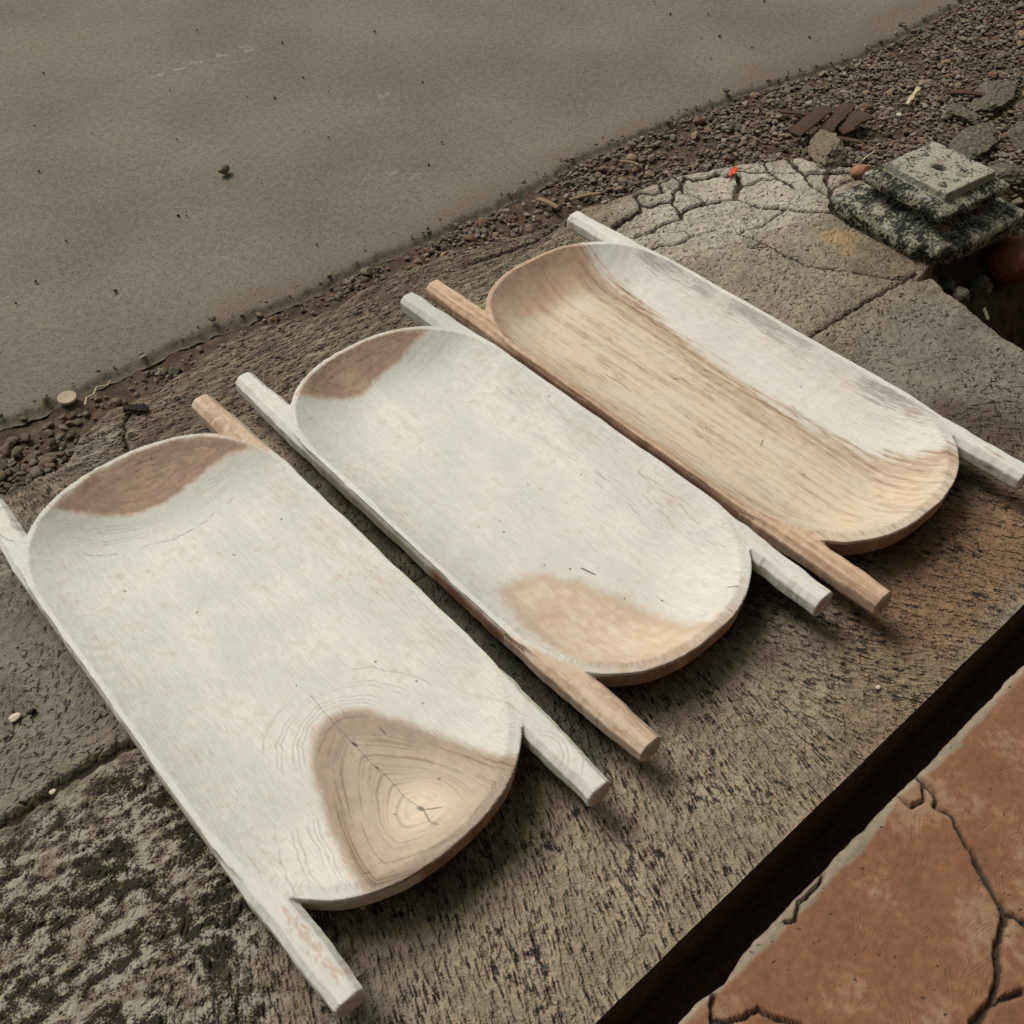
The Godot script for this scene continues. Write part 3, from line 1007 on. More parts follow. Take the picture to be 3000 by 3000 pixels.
# ------------------------------------------------------------------ the trays
class Tray:
	var cx := 0.0
	var cz := 0.0
	var a := 0.25          # half width
	var l := 0.53          # half length of the bowl
	var far := -0.60       # handle ends
	var near := 0.61
	var seed_ := 1
	var bed := 0.03        # height of the bowl's floor
	var wide := 0.15       # how far in from the rim the bowl goes on curving
	var noise: FastNoiseLite
	const CELL := 0.004
	const X0 := -0.292
	const Z0 := -0.68
	const NX := 146
	const NY := 29
	const NZ := 340
	var field := PackedFloat32Array()
	var verts := PackedVector3Array()
	var norms := PackedVector3Array()
	var uvs := PackedVector2Array()
	var basin := PackedInt32Array()
	var rim := PackedInt32Array()
	var hull := PackedInt32Array()
	var handles := [PackedInt32Array(), PackedInt32Array(), PackedInt32Array(), PackedInt32Array()]

	func outline(x: float, z: float, off: float) -> float:
		var c := 0.245 - off * 0.2
		var q := pow(absf(x) / (a - off), 2.3) + pow(maxf(absf(z) - (l - off - c), 0.0) / c, 2.3)
		return (pow(q, 1.0 / 2.3) - 1.0) * c

	func floor_at(x: float, z: float) -> float:
		var d := outline(x, z, rim_width(x, z)) + noise.get_noise_2d(x * 0.8 + 5.0, z * 0.8) * 0.0022
		if d > 0.0:
			return TOP + 0.9 * d
		var t := minf(1.0, -d / wide)
		return bed + (TOP - bed) * (1.0 - t) * (1.0 - t)

	func rim_width(x: float, z: float) -> float:
		return 0.0105 + 0.0085 * smoothstep(0.25, 0.5, z) + noise.get_noise_2d(x * 0.35, z * 0.35) * 0.003

	func handle2(x: float, y: float, z: float) -> float:
		# rails along both sides whose ends are the handles
		var side := signf(x)
		var tip := clampf((absf(z) - 0.40) / 0.2, 0.0, 1.0)
		var hw := 0.0280 - 0.0045 * tip + 0.0026 * noise.get_noise_2d(z * 0.7, side * 3.0)
		var hh := 0.0255 - 0.002 * tip
		var lean := noise.get_noise_2d(side * 9.0 + (20.0 if z > 0 else 0.0), seed_) * 0.012 * tip
		var hx := absf(x) - (a - 0.0258) + 0.001 * tip + lean * side + 0.0012 * noise.get_noise_2d(z * 1.3, side * 7.0)
		var hy := y - (TOP - hh)
		var r := 0.016
		var qx := absf(hx) - (hw - r)
		var qy := absf(hy) - (hh - r)
		var d := sqrt(maxf(qx, 0.0) * maxf(qx, 0.0) + maxf(qy, 0.0) * maxf(qy, 0.0)) + minf(maxf(qx, qy), 0.0) - r
		# hewn facets
		d = maxf(d, (absf(hx) * 0.75 + absf(hy) * 0.66) - hw * 1.06)
		return d

	func undercut(y: float) -> float:
		# the hull stands nearly upright under the rim, then turns in
		var f := clampf((TOP - y) / TOP, 0.0, 1.0)
		return 0.007 * f + 0.42 * pow(maxf(0.0, f - 0.46), 1.6)

	func solid(x: float, y: float, z: float, d_out: float, yf: float, top: float, ez: float, cut: float) -> float:
		var s := maxf(maxf(d_out + cut, y - top), -y)
		if absf(x) > a - 0.09:
			var h2 := handle2(x, y, z)
			var h := maxf(maxf(h2, y - top), ez + maxf(0.0, h2 + 0.005) * 0.6)
			# a soft union
			var u := clampf(0.5 + 0.5 * (h - s) / 0.006, 0.0, 1.0)
			s = maxf(lerpf(h, s, u) - 0.006 * u * (1.0 - u), y - top)
		return maxf(s, (y - yf) * 0.62)

	func d_outer(x: float, z: float) -> float:
		return outline(x, z, 0.0) + noise.get_noise_2d(x * 0.5, z * 0.5 + 3.0) * 0.0018

	func top_at(x: float, z: float) -> float:
		return TOP + noise.get_noise_2d(x * 0.6, z * 0.6 + 11.0) * 0.0012

	func end_at(z: float) -> float:
		return maxf(z - near, far - z) + noise.get_noise_2d(z * 2.0, 4.0) * 0.001

	func whole(p: Vector3) -> float:
		return solid(p.x, p.y, p.z, d_outer(p.x, p.z), floor_at(p.x, p.z), top_at(p.x, p.z), end_at(p.z), undercut(p.y))

	func build():
		field.resize(NX * NY * NZ)
		var cuts := PackedFloat32Array()
		for j in NY:
			cuts.append(undercut(-0.008 + j * CELL))
		for k in NZ:
			var z := Z0 + k * CELL
			var ez := end_at(z)
			for i in NX:
				var x := X0 + i * CELL
				var d_out := d_outer(x, z)
				var yf := floor_at(x, z)
				var top := top_at(x, z)
				var at := (k * NX + i) * NY
				for j in NY:
					field[at + j] = solid(x, -0.008 + j * CELL, z, d_out, yf, top, ez, cuts[j])
		nets()

	func nets():
		var index := PackedInt32Array()
		index.resize(NX * NY * NZ)
		index.fill(-1)
		var sx := NY
		var sz := NX * NY
		var zone := PackedByteArray()
		for k in NZ - 1:
			for i in NX - 1:
				for j in NY - 1:
					var at := k * sz + i * sx + j
					var c0 := field[at]
					if absf(c0) > 0.02:
						continue
					var c := [c0, field[at + sx], field[at + 1], field[at + sx + 1], field[at + sz], field[at + sz + sx], field[at + sz + 1], field[at + sz + sx + 1]]
					var inside := 0
					for q in 8:
						if c[q] < 0.0:
							inside += 1
					if inside == 0 or inside == 8:
						continue
					var p := Vector3.ZERO
					var n := 0
					for q in 8:
						for b in [1, 2, 4]:
							if q & b == 0 and (c[q] < 0.0) != (c[q | b] < 0.0):
								var t: float = c[q] / (c[q] - c[q | b])
								var u := Vector3(q & 1, (q >> 1) & 1, (q >> 2) & 1)
								if b == 1:
									u.x = t
								elif b == 2:
									u.y = t
								else:
									u.z = t
								p += u
								n += 1
					p /= n
					index[at] = verts.size()
					var g := Vector3(c[1] + c[3] + c[5] + c[7] - c[0] - c[2] - c[4] - c[6], c[2] + c[3] + c[6] + c[7] - c[0] - c[1] - c[4] - c[5], c[4] + c[5] + c[6] + c[7] - c[0] - c[1] - c[2] - c[3])
					var w := Vector3(X0 + (i + p.x) * CELL, -0.008 + (j + p.y) * CELL, Z0 + (k + p.z) * CELL)
					g = g.normalized()
					# settle the point onto the surface; its slope there is the shading normal
					var e := 0.0009
					var d := whole(w)
					g = Vector3(whole(w + Vector3(e, 0, 0)) - d, whole(w + Vector3(0, e, 0)) - d, whole(w + Vector3(0, 0, e)) - d) / e
					w -= (g * d / maxf(g.length_squared(), 0.1)).limit_length(0.0012)
					verts.append(w)
					norms.append(g.normalized())
					# which part, and where on the wood: the top lies flat, the handles fold down from it
					var d_in := outline(w.x, w.z, rim_width(w.x, w.z))
					var d_out := outline(w.x, w.z, 0.0)
					var part := 1
					if d_in < 0.0 and w.y < floor_at(w.x, w.z) + 0.006 and w.y > 0.02:
						part = 0
					elif d_out > 0.001 and absf(w.z) > l - 0.24:
						part = 3 + (1 if w.x > 0 else 0) + (2 if w.z > 0 else 0)
					elif w.y < TOP - 0.0045:
						part = 2
					zone.append(part)
					var uv := Vector2(w.x, w.z)
					if part > 2:
						uv.x += signf(w.x) * (TOP - w.y) * 0.9
					uvs.append(Vector2((uv.x + 0.36) / 0.72, (uv.y + 0.72) / 1.44))
		for k in range(1, NZ - 1):
			for i in range(1, NX - 1):
				for j in range(1, NY - 1):
					var at := k * sz + i * sx + j
					var s0 := field[at] < 0.0
					if (field[at + sx] < 0.0) != s0:
						quad([index[at - 1 - sz], index[at - sz], index[at], index[at - 1]], s0, zone)
					if (field[at + 1] < 0.0) != s0:
						quad([index[at - sx - sz], index[at - sx], index[at], index[at - sz]], s0, zone)
					if (field[at + sz] < 0.0) != s0:
						quad([index[at - sx - 1], index[at - 1], index[at], index[at - sx]], s0, zone)

	func quad(q: Array, flip: bool, zone: PackedByteArray):
		if q[0] < 0 or q[1] < 0 or q[2] < 0 or q[3] < 0:
			return
		var t := [q[0], q[2], q[1], q[0], q[3], q[2]] if flip else [q[0], q[1], q[2], q[0], q[2], q[3]]
		var votes := [0, 0, 0, 0, 0, 0, 0]
		for n in q:
			votes[zone[n]] += 1
		var p: int = votes.find(votes.max())
		if p == 0:
			basin.append_array(PackedInt32Array(t))
		elif p == 1:
			rim.append_array(PackedInt32Array(t))
		elif p == 2:
			hull.append_array(PackedInt32Array(t))
		else:
			handles[p - 3].append_array(PackedInt32Array(t))

	func part_mesh(idx: PackedInt32Array) -> ArrayMesh:
		var local := {}
		var v := PackedVector3Array()
		var n := PackedVector3Array()
		var u := PackedVector2Array()
		var out := PackedInt32Array()
		for k in idx:
			if not local.has(k):
				local[k] = v.size()
				v.append(verts[k])
				n.append(norms[k])
				u.append(uvs[k])
			out.append(local[k])
		var arr := []
		arr.resize(Mesh.ARRAY_MAX)
		arr[Mesh.ARRAY_VERTEX] = v
		arr[Mesh.ARRAY_NORMAL] = n
		arr[Mesh.ARRAY_TEX_UV] = u
		arr[Mesh.ARRAY_INDEX] = out
		var m := ArrayMesh.new()
		m.add_surface_from_arrays(Mesh.PRIMITIVE_TRIANGLES, arr)
		return m

func build_trays():
	var specs := [
		[0.3645, -1.1075, 0.2575, 0.535, -0.592, 0.610, "pale carved wooden tray with a ringed brown knot figure at its near end"],
		[0.9210, -1.1030, 0.2485, 0.527, -0.600, 0.604, "middle pale carved wooden tray, brown at both rounded ends and one near handle"],
		[1.4460, -1.0600, 0.2555, 0.560, -0.645, 0.628, "brown streaked carved wooden tray, white along one side, nearest the stone pedestal"]]
	var trays := []
	for s in specs.size():
		var t := Tray.new()
		t.cx = specs[s][0]
		t.cz = specs[s][1]
		t.a = specs[s][2]
		t.l = specs[s][3]
		t.far = specs[s][4]
		t.near = specs[s][5]
		t.bed = [0.034, 0.030, 0.022][s]
		t.wide = [0.155, 0.145, 0.14][s]
		t.seed_ = s + 1
		t.noise = FastNoiseLite.new()
		t.noise.seed = 200 + s
		t.noise.frequency = 16.0
		t.noise.noise_type = FastNoiseLite.TYPE_SIMPLEX_SMOOTH
		trays.append(t)
	var job := func(k: int) -> void: trays[k].build()
	WorkerThreadPool.wait_for_group_task_completion(WorkerThreadPool.add_group_task(job, 3, -1, true))
	for s in trays.size():
		var t: Tray = trays[s]
		var o := root_node("wooden_tray", Vector3(t.cx, 0.001, t.cz))
		tag(o, specs[s][6], "tray", "carved wooden trays laid out in a row")
		var m := wood_material(s)
		mesh_node("basin", t.part_mesh(t.basin), m, o)
		mesh_node("rim", t.part_mesh(t.rim), m, o)
		mesh_node("hull", t.part_mesh(t.hull), hull_material(s), o)
		for h in t.handles:
			mesh_node("handle", t.part_mesh(h), m, o)

const WW := 720
const WH := 1440

func sdf_map(points: Array) -> PackedByteArray:
	# signed distance to an outline on the wood, 128 on it, larger inside, 1 mm a step
	var p := poly(points)
	var w := WW / 6
	var h := WH / 6
	var row := func(j: int) -> PackedByteArray:
		var o := PackedByteArray()
		o.resize(w)
		for i in w:
			var q := Vector2(-0.36 + 0.72 * (i + 0.5) / w, -0.72 + 1.44 * (j + 0.5) / h)
			var d := 9.0
			for k in p.size():
				d = minf(d, q.distance_to(Geometry2D.get_closest_point_to_segment(q, p[k], p[(k + 1) % p.size()])))
			o[i] = clampi(int(128 + (d if Geometry2D.is_point_in_polygon(q, p) else -d) * 1000.0), 0, 255)
		return o
	var im := bake(w, h, row, 1)
	im.resize(WW, WH, Image.INTERPOLATE_CUBIC)
	return im.get_data()

func wood_material(which: int) -> StandardMaterial3D:
	var r := RandomNumberGenerator.new()
	r.seed = 900 + which
	var hearts := [
		[[-0.151, -0.491, -0.144, -0.481, -0.119, -0.471, -0.091, -0.451, -0.056, -0.433, -0.023, -0.420, 0.022, -0.408, 0.062, -0.408, 0.107, -0.416, 0.150, -0.417, 0.189, -0.409, 0.220, -0.386, 0.236, -0.373, 0.236, -0.385, 0.212, -0.438, 0.175, -0.479, 0.117, -0.511, 0.038, -0.525, -0.052, -0.524, -0.130, -0.503], [-0.067, 0.262, -0.047, 0.234, -0.023, 0.214, 0.003, 0.205, 0.030, 0.211, 0.056, 0.231, 0.074, 0.260, 0.098, 0.303, 0.122, 0.357, 0.140, 0.416, 0.151, 0.465, 0.172, 0.496, 0.181, 0.503, 0.124, 0.559, 0.036, 0.569, -0.028, 0.554, -0.088, 0.535, -0.129, 0.517, -0.132, 0.495, -0.127, 0.462, -0.115, 0.415, -0.103, 0.369, -0.090, 0.326, -0.080, 0.290]],
		[[-0.171, -0.462, -0.149, -0.453, -0.116, -0.441, -0.081, -0.428, -0.039, -0.423, 0.003, -0.436, 0.049, -0.444, 0.092, -0.449, 0.130, -0.457, 0.157, -0.458, 0.172, -0.461, 0.120, -0.500, 0.039, -0.521, -0.058, -0.517, -0.124, -0.500], [-0.178, 0.189, -0.128, 0.184, -0.071, 0.200, -0.068, 0.228, -0.037, 0.268, -0.029, 0.305, -0.009, 0.341, 0.000, 0.379, 0.011, 0.439, 0.010, 0.477, 0.030, 0.504, 0.058, 0.509, 0.097, 0.501, 0.124, 0.491, 0.112, 0.511, 0.039, 0.546, -0.043, 0.542, -0.110, 0.520, -0.162, 0.484, -0.198, 0.432, -0.198, 0.363, -0.205, 0.297]],
		[[0.147, -0.506, 0.142, -0.469, 0.143, -0.438, 0.149, -0.394, 0.134, -0.312, 0.122, -0.214, 0.120, -0.131, 0.112, -0.026, 0.100, 0.044, 0.088, 0.135, 0.092, 0.221, 0.096, 0.310, 0.110, 0.362, 0.134, 0.406, 0.152, 0.449, 0.175, 0.500, 0.21, 0.56, 0.1, 0.66, -0.2, 0.70, -0.36, 0.70, -0.36, -0.70, -0.2, -0.70, 0.12, -0.575]]]
	# brown wood on handles and rails
	var sides := [
		[0.19, -0.64, 0.36, -0.64, 0.36, -0.52, 0.285, -0.44, 0.262, -0.36, 0.244, -0.345, 0.232, -0.375, 0.21, -0.43, 0.19, -0.46],
		[-0.36, 0.22, -0.262, 0.24, -0.243, 0.33, -0.205, 0.44, -0.19, 0.50, -0.19, 0.71, -0.36, 0.71],
		[-0.36, -0.71, -0.19, -0.71, -0.2, -0.42, -0.236, -0.33, -0.240, 0.33, -0.205, 0.45, -0.19, 0.71, -0.36, 0.71]]
	var h1 := sdf_map(hearts[which][0])
	var h2 := sdf_map(hearts[which][1]) if hearts[which].size() > 1 else PackedByteArray()
	var s1 := sdf_map(sides[which])
	# stains, tool marks and specks drawn as strokes: dark, brown
	var dark := PackedFloat32Array()
	dark.resize(WW * WH)
	var tan_ := PackedFloat32Array()
	tan_.resize(WW * WH)
	var px := func(x: float, z: float) -> Vector2: return Vector2((x + 0.36) * 1000.0, (z + 0.72) * 1000.0)
	for k in 2400:
		var p := Vector2(r.randf_range(90, 630), r.randf_range(80, 1360))
		if n_big.get_noise_2d(p.x * 0.006 + which * 9.0, p.y * 0.003) < r.randf_range(-0.1, 0.5):
			continue
		var len_ := r.randf_range(3, 11)
		var a := PI / 2 + r.randfn(0, 0.06)
		var d := Vector2.from_angle(a) * len_ * 0.5
		dark = stroke(dark, WW, WH, p.x - d.x, p.y - d.y, p.x + d.x, p.y + d.y, r.randf_range(0.5, 1.0), r.randf_range(0.06, 0.3))
	for k in 9:
		var p := Vector2(r.randf_range(130, 590), r.randf_range(200, 1200))
		dark = stroke(dark, WW, WH, p.x, p.y, p.x + r.randf_range(-2, 2), p.y + r.randf_range(1, 5), r.randf_range(1.6, 2.6), r.randf_range(0.5, 0.9))
	for k in 42:
		# planing bruises: small brown patches of parallel ticks
		var p := Vector2(r.randf_range(140, 590), r.randf_range(180, 1230))
		var a := PI / 2 + r.randfn(0, 0.5)
		var along := Vector2.from_angle(a)
		var cross := along.orthogonal()
		var strength := r.randf_range(0.12, 0.5)
		for s in r.randi_range(2, 6):
			var q := p + cross * s * 2.6
			var e := along * r.randf_range(4, 13)
			tan_ = stroke(tan_, WW, WH, q.x, q.y, q.x + e.x, q.y + e.y, r.randf_range(1.5, 3.2), strength * r.randf_range(0.6, 1.0))
	# saw ticks across the end grain of the near rim and a few across the far one
	var ta: float = [0.2575, 0.2485, 0.2555][which]
	var tl: float = [0.535, 0.527, 0.56][which]
	for k in 210:
		var an := r.randf_range(0.12, 0.88) * PI
		var far_end := r.randf() < 0.12
		var c := 0.245
		var ex := cos(an) * ta * 0.985
		var ez := (tl - c) + sin(an) * c * 0.99
		if far_end:
			ez = -ez
		var o: Vector2 = px.call(ex, ez)
		var dir := Vector2(cos(an), sin(an) * (-1.0 if far_end else 1.0)).rotated(r.randf_range(-0.2, 0.2))
		var len_ := r.randf_range(4, 17) * (0.6 if far_end else 1.0)
		dark = stroke(dark, WW, WH, o.x - dir.x * len_, o.y - dir.y * len_, o.x + dir.x * 3, o.y + dir.y * 3, 0.8, r.randf_range(0.06, 0.34) * (0.55 if which == 0 else 1.0))
	# dirt along the long sides, as faint drawn-out smears
	for k in 420:
		var sd := 1.0 if r.randf() < 0.7 else -1.0
		var p: Vector2 = px.call(sd * (ta - 0.03 - absf(r.randfn(0, 0.02))), r.randf_range(-0.36, 0.40))
		var some := smoothstep(-0.1, 0.4, n_big.get_noise_2d(p.y * 0.006 + 20.0 * which, sd * 4.0))
		tan_ = stroke(tan_, WW, WH, p.x, p.y, p.x + r.randf_range(-2, 2), p.y + r.randf_range(8, 40), r.randf_range(1.0, 3.0), r.randf_range(0.08, 0.4) * some)
	if which == 0:
		var path := [0.005, 0.149, 0.004, 0.195, 0.005, 0.241, 0.008, 0.331, 0.012, 0.364, 0.010, 0.40, 0.015, 0.439]
		var rg := ragged(path, 0.01, 0.0008, 61)
		for k in rg.size() - 1:
			var a: Vector2 = px.call(rg[k].x, rg[k].y)
			var b: Vector2 = px.call(rg[k + 1].x, rg[k + 1].y)
			dark = stroke(dark, WW, WH, a.x, a.y, b.x, b.y, 0.9, 0.6)
		for q in [[0.006, 0.268, 0.008, 0.278, 3.2, 1.0], [0.008, 0.328, 0.010, 0.334, 2.4, 0.9], [0.055, 0.275, 0.056, 0.292, 2.6, 0.6], [0.013, 0.434, 0.016, 0.444, 5.0, 0.75], [0.016, 0.444, 0.036, 0.462, 1.8, 0.7], [0.016, 0.444, 0.008, 0.470, 1.8, 0.6], [0.008, 0.470, 0.012, 0.486, 3.5, 0.4], [-0.02, 0.415, -0.018, 0.418, 2.0, 0.8], [-0.115, 0.48, -0.108, 0.485, 2.0, 0.8]]:
			var a: Vector2 = px.call(q[0], q[1])
			var b: Vector2 = px.call(q[2], q[3])
			dark = stroke(dark, WW, WH, a.x, a.y, b.x, b.y, q[4], q[5])
		for k in 60:
			var s := r.randf()
			var a: Vector2 = px.call(-0.229 + 0.006 * s + r.randfn(0, 0.004), 0.445 + 0.13 * s)
			tan_ = stroke(tan_, WW, WH, a.x, a.y, a.x + r.randf_range(-3, 3), a.y + r.randf_range(3, 12), r.randf_range(2, 4), r.randf_range(0.4, 0.9))
	if which == 1:
		for k in 70:
			var s := r.randf()
			var a: Vector2 = px.call(0.15 + 0.07 * r.randf(), -0.25 + 0.75 * s)
			dark = stroke(dark, WW, WH, a.x, a.y, a.x + r.randf_range(-6, 2), a.y + r.randf_range(12, 40), 1.2, r.randf_range(0.1, 0.3))
		for q in [[-0.02, 0.24, -0.012, 0.268, 2.6, 0.95], [-0.037, 0.226, -0.036, 0.229, 2.2, 0.9], [0.034, 0.39, 0.034, 0.395, 2.2, 0.8], [0.112, 0.47, 0.118, 0.486, 2.0, 0.7]]:
			var a: Vector2 = px.call(q[0], q[1])
			var b: Vector2 = px.call(q[2], q[3])
			dark = stroke(dark, WW, WH, a.x, a.y, b.x, b.y, q[4], q[5])
	if which == 2:
		var grey := [0.222, -0.434, 0.238, -0.331, 0.232, -0.183, 0.237, -0.082, 0.231, 0.074, 0.232, 0.168, 0.232, 0.281, 0.231, 0.366, 0.211, 0.440]
		if grey.size() == 1:
			grey = grey[0]
		for k in 1300:
			var s := r.randf()
			var z := lerpf(-0.44, 0.43, s)
			var x := line_x(grey, z) - absf(r.randfn(0, 0.012)) + 0.008
			var a: Vector2 = px.call(x, z)
			var some := smoothstep(-0.5, 0.3, n_big.get_noise_2d(z * 4.0, 3.0))
			dark = stroke(dark, WW, WH, a.x, a.y, a.x + r.randf_range(-2, 2), a.y + r.randf_range(14, 55), r.randf_range(0.7, 1.5), r.randf_range(0.06, 0.5) * some)
		for q in [[-0.035, 0.20, -0.014, 0.19, 1.8, 0.7], [-0.005, -0.07, 0.0, -0.06, 3.0, 0.7], [-0.11, -0.18, -0.106, -0.13, 1.5, 0.7], [-0.106, -0.13, -0.11, -0.10, 1.5, 0.6]]:
			var a: Vector2 = px.call(q[0], q[1])
			var b: Vector2 = px.call(q[2], q[3])
			dark = stroke(dark, WW, WH, a.x, a.y, b.x, b.y, q[4], q[5])
	var tips := Vector2([-0.5895, -0.5975, -0.6425][which], [0.6075, 0.6015, 0.6255][which])
	var g1 := noise_bytes(WW, WH, 1000 + which, 0.05, 4, FastNoiseLite.TYPE_SIMPLEX_SMOOTH, WW, 90)      # long streaks
	var g2 := noise_bytes(WW, WH, 1010 + which, 0.22, 3, FastNoiseLite.TYPE_SIMPLEX_SMOOTH, WW, 180)     # fine grain
	var g3 := noise_bytes(WW, WH, 1020 + which, 0.006, 4)                                              # clouds
	var g4 := noise_bytes(WW, WH, 1030 + which, 0.035, 4)                                              # blotches
	var row := func(j: int) -> PackedByteArray:
		var o := PackedByteArray()
		o.resize(WW * 3)
		var z := -0.72 + 1.44 * (j + 0.5) / WH
		for i in WW:
			var k := j * WW + i
			var x := -0.36 + 0.72 * (i + 0.5) / WW
			var st := g1[k] / 255.0 - 0.5
			var fi := g2[k] / 255.0 - 0.5
			var cl := g3[k] / 255.0 - 0.5
			var bl := g4[k] / 255.0 - 0.5
			# sapwood
			var c := Vector3(208, 207, 196) + Vector3(14, 14, 13) * cl + Vector3(17, 18, 18) * fi + Vector3(9, 9, 8) * st
			c = c.lerp(Vector3(196, 188, 170), 0.4 * smoothstep(0.22, 0.42, bl + cl * 0.6))
			var warp := 9.0 * cl + 3.0 * bl + 1.5 * fi
			var d1 := h1[k] - 128.0
			var d2 := (h2[k] - 128.0) if h2.size() else -128.0
			if which == 0:
				# growth lines outside the two brown hearts
				var ring := 0.0
				var q := d1 + 16.0 * cl + 4.0 * bl
				for at in [-18.0, -25.0, -33.0, -52.0, -60.0, -88.0]:
					ring = maxf(ring, smoothstep(2.4, 0.4, absf(q - at)) * smoothstep(-0.2, 0.2, cl + st))
				var q2 := d2 + 16.0 * cl + 3.0 * bl
				for at in [-12.0, -19.0, -27.0, -46.0, -54.0, -78.0]:
					ring = maxf(ring, smoothstep(2.4, 0.4, absf(q2 - at)) * 0.5 * smoothstep(-0.2, 0.3, cl + st))
				c = c.lerp(Vector3(150, 148, 138), ring * 0.7)
				c = c.lerp(Vector3(186, 186, 173), 0.65 * smoothstep(-95.0, -15.0, q) * smoothstep(8.0, -8.0, d1))
			elif which == 1:
				var q := d1 + 14.0 * cl + 4.0 * bl
				var ring := 0.0
				for at in [-14.0, -34.0, -48.0]:
					ring = maxf(ring, smoothstep(2.8, 0.4, absf(q - at)) * smoothstep(0.0, 0.16, x + cl * 0.3))
				c = c.lerp(Vector3(166, 167, 156), ring * 0.5)
				c = c.lerp(Vector3(184, 186, 175), 0.7 * smoothstep(0.02, 0.16, x) * smoothstep(-0.34, -0.45, z))
			if which < 2 and d1 > -20.0:
				var m := smoothstep(-6.0, 10.0, d1 + warp + 5.0 * fi + 5.0 * bl)
				var lay := n_mid.get_noise_2d(d1 * 0.0055 + 0.02 * cl, x * 0.22 + 0.05 * cl)
				var hc := Vector3(174, 144, 122).lerp(Vector3(142, 115, 98), clampf(0.5 + lay * 0.75 + bl * 0.8, 0.0, 1.0))
				hc = hc.lerp(Vector3(192, 158, 132), 0.55 * smoothstep(0.1, 0.4, cl + bl) + 0.3 * smoothstep(14.0, 2.0, d1))
				hc -= Vector3(38, 36, 33) * smoothstep(0.07, 0.0, absf(lay - 0.12)) * smoothstep(-0.2, 0.3, cl)
				hc -= Vector3(26, 25, 23) * smoothstep(0.05, 0.0, absf(lay + 0.2 + bl * 0.3)) * smoothstep(0.2, -0.2, cl)
				hc += Vector3(10, 10, 10) * fi
				c = c.lerp(hc, m * (0.93 if which == 0 else 0.9))
			if which == 0 and d2 > -14.0:
				# rings round the pith of a branch
				var v := Vector2(x - 0.014, z - 0.437)
				var rr := v.length() * 1000.0
				var rho := rr / maxf(1.0, rr + maxf(d2, -10.0)) + 0.04 * cl
				var m := smoothstep(-13.0, 9.0, d2 + warp + 11.0 * fi + 4.0 * bl)
				var ang := v.angle()
				var band := 0.8 * n_mid.get_noise_2d(rho * 0.62, sin(ang) * 0.02 + 0.03 * cl + 3.0) + 0.6 * n_mid.get_noise_2d(rho * 2.2, cos(ang) * 0.03 + 9.0)
				var hc := Vector3(207, 190, 168).lerp(Vector3(176, 158, 139), smoothstep(0.15, 0.6, rho + bl * 0.2))
				hc -= Vector3(32, 33, 33) * smoothstep(0.05, 0.62, band) * smoothstep(0.05, 0.3, rho)
				hc -= Vector3(20, 22, 22) * smoothstep(0.62, 0.94, rho) * smoothstep(1.04, 0.95, rho)
				hc += Vector3(12, 12, 12) * fi + Vector3(20, 16, 12) * bl
				c = c.lerp(hc, m * 0.92)
			if which == 1 and d2 > -40.0:
				var m := smoothstep(-20.0, 22.0, d2 + warp * 1.6 + 14.0 * fi + 14.0 * bl)
				var hc := Vector3(188, 156, 132).lerp(Vector3(211, 192, 170), clampf(0.55 + cl * 1.0 + bl * 0.8 + st * 0.4, 0.0, 1.0))
				hc = hc.lerp(Vector3(176, 148, 127), smoothstep(34.0, 8.0, d2) * 0.6)
				hc += Vector3(12, 12, 12) * fi
				c = c.lerp(hc, m * 0.86)
			if which == 2:
				var m := smoothstep(-20.0, 18.0, d1 + warp * 1.6 + st * 46.0 + fi * 22.0)
				var near_line := smoothstep(105.0, 8.0, d1)
				var hc := Vector3(210, 190, 167).lerp(Vector3(156, 130, 108), clampf(0.16 + st * 1.15 + fi * 0.6 + bl * 0.35 + 0.46 * near_line, 0.0, 1.0))
				hc = hc.lerp(Vector3(207, 200, 182), 0.45 * smoothstep(0.0, 0.25, cl + st * 0.7) * (1.0 - near_line))
				hc -= Vector3(32, 32, 30) * smoothstep(0.10, 0.40, st * 0.75 + fi * 0.45) * (0.4 + 0.6 * near_line)
				hc = hc.lerp(Vector3(174, 138, 112), 0.65 * smoothstep(-0.40, -0.50, z + 0.04 * cl))
				c = c.lerp(hc, m * 0.93)
			var ms := smoothstep(-5.0, 6.0, s1[k] - 128.0 + warp)
			var sc := Vector3(204, 176, 150).lerp(Vector3(164, 133, 109), clampf(0.42 + st * 1.5 + bl * 0.9, 0.0, 1.0)) + Vector3(18, 17, 16) * fi
			if which == 0:
				sc = sc.lerp(Vector3(208, 188, 164), 0.75 * smoothstep(0.0, 0.16, bl + fi * 0.3))
			if which == 1:
				sc = sc.lerp(Vector3(208, 187, 164), 0.7 * smoothstep(-0.12, 0.2, cl + bl))
			c = c.lerp(sc, ms * 0.9)
			# end grain on the handle tips
			if z > tips.y or z < tips.x:
				c = c.lerp(Vector3(158, 144, 122), 0.5 + bl)
			c = c.lerp(Vector3(180, 145, 118), tan_[k] * 0.6)
			c = c.lerp(Vector3(74, 66, 58), dark[k] * (0.85 + fi * 0.6))
			o[i * 3] = clampi(int(c.x), 0, 255)
			o[i * 3 + 1] = clampi(int(c.y), 0, 255)
			o[i * 3 + 2] = clampi(int(c.z), 0, 255)
		return o
	var bump := func(j: int) -> PackedByteArray:
		var o := PackedByteArray()
		o.resize(WW)
		for i in WW:
			var k := j * WW + i
			o[i] = clampi(int(150 + (g2[k] - 128) * 0.25 + (g1[k] - 128) * 0.2 + (g4[k] - 128) * 0.25 - dark[k] * 70), 0, 255)
		return o
	var m := surface(Color.WHITE, 0.72, 0.35)
	m.albedo_texture = tex(bake(WW, WH, row))
	m.heightmap_enabled = true
	m.heightmap_scale = 0.16
	m.heightmap_texture = tex(bake(WW, WH, bump, 1))
	m.texture_repeat = false
	return m

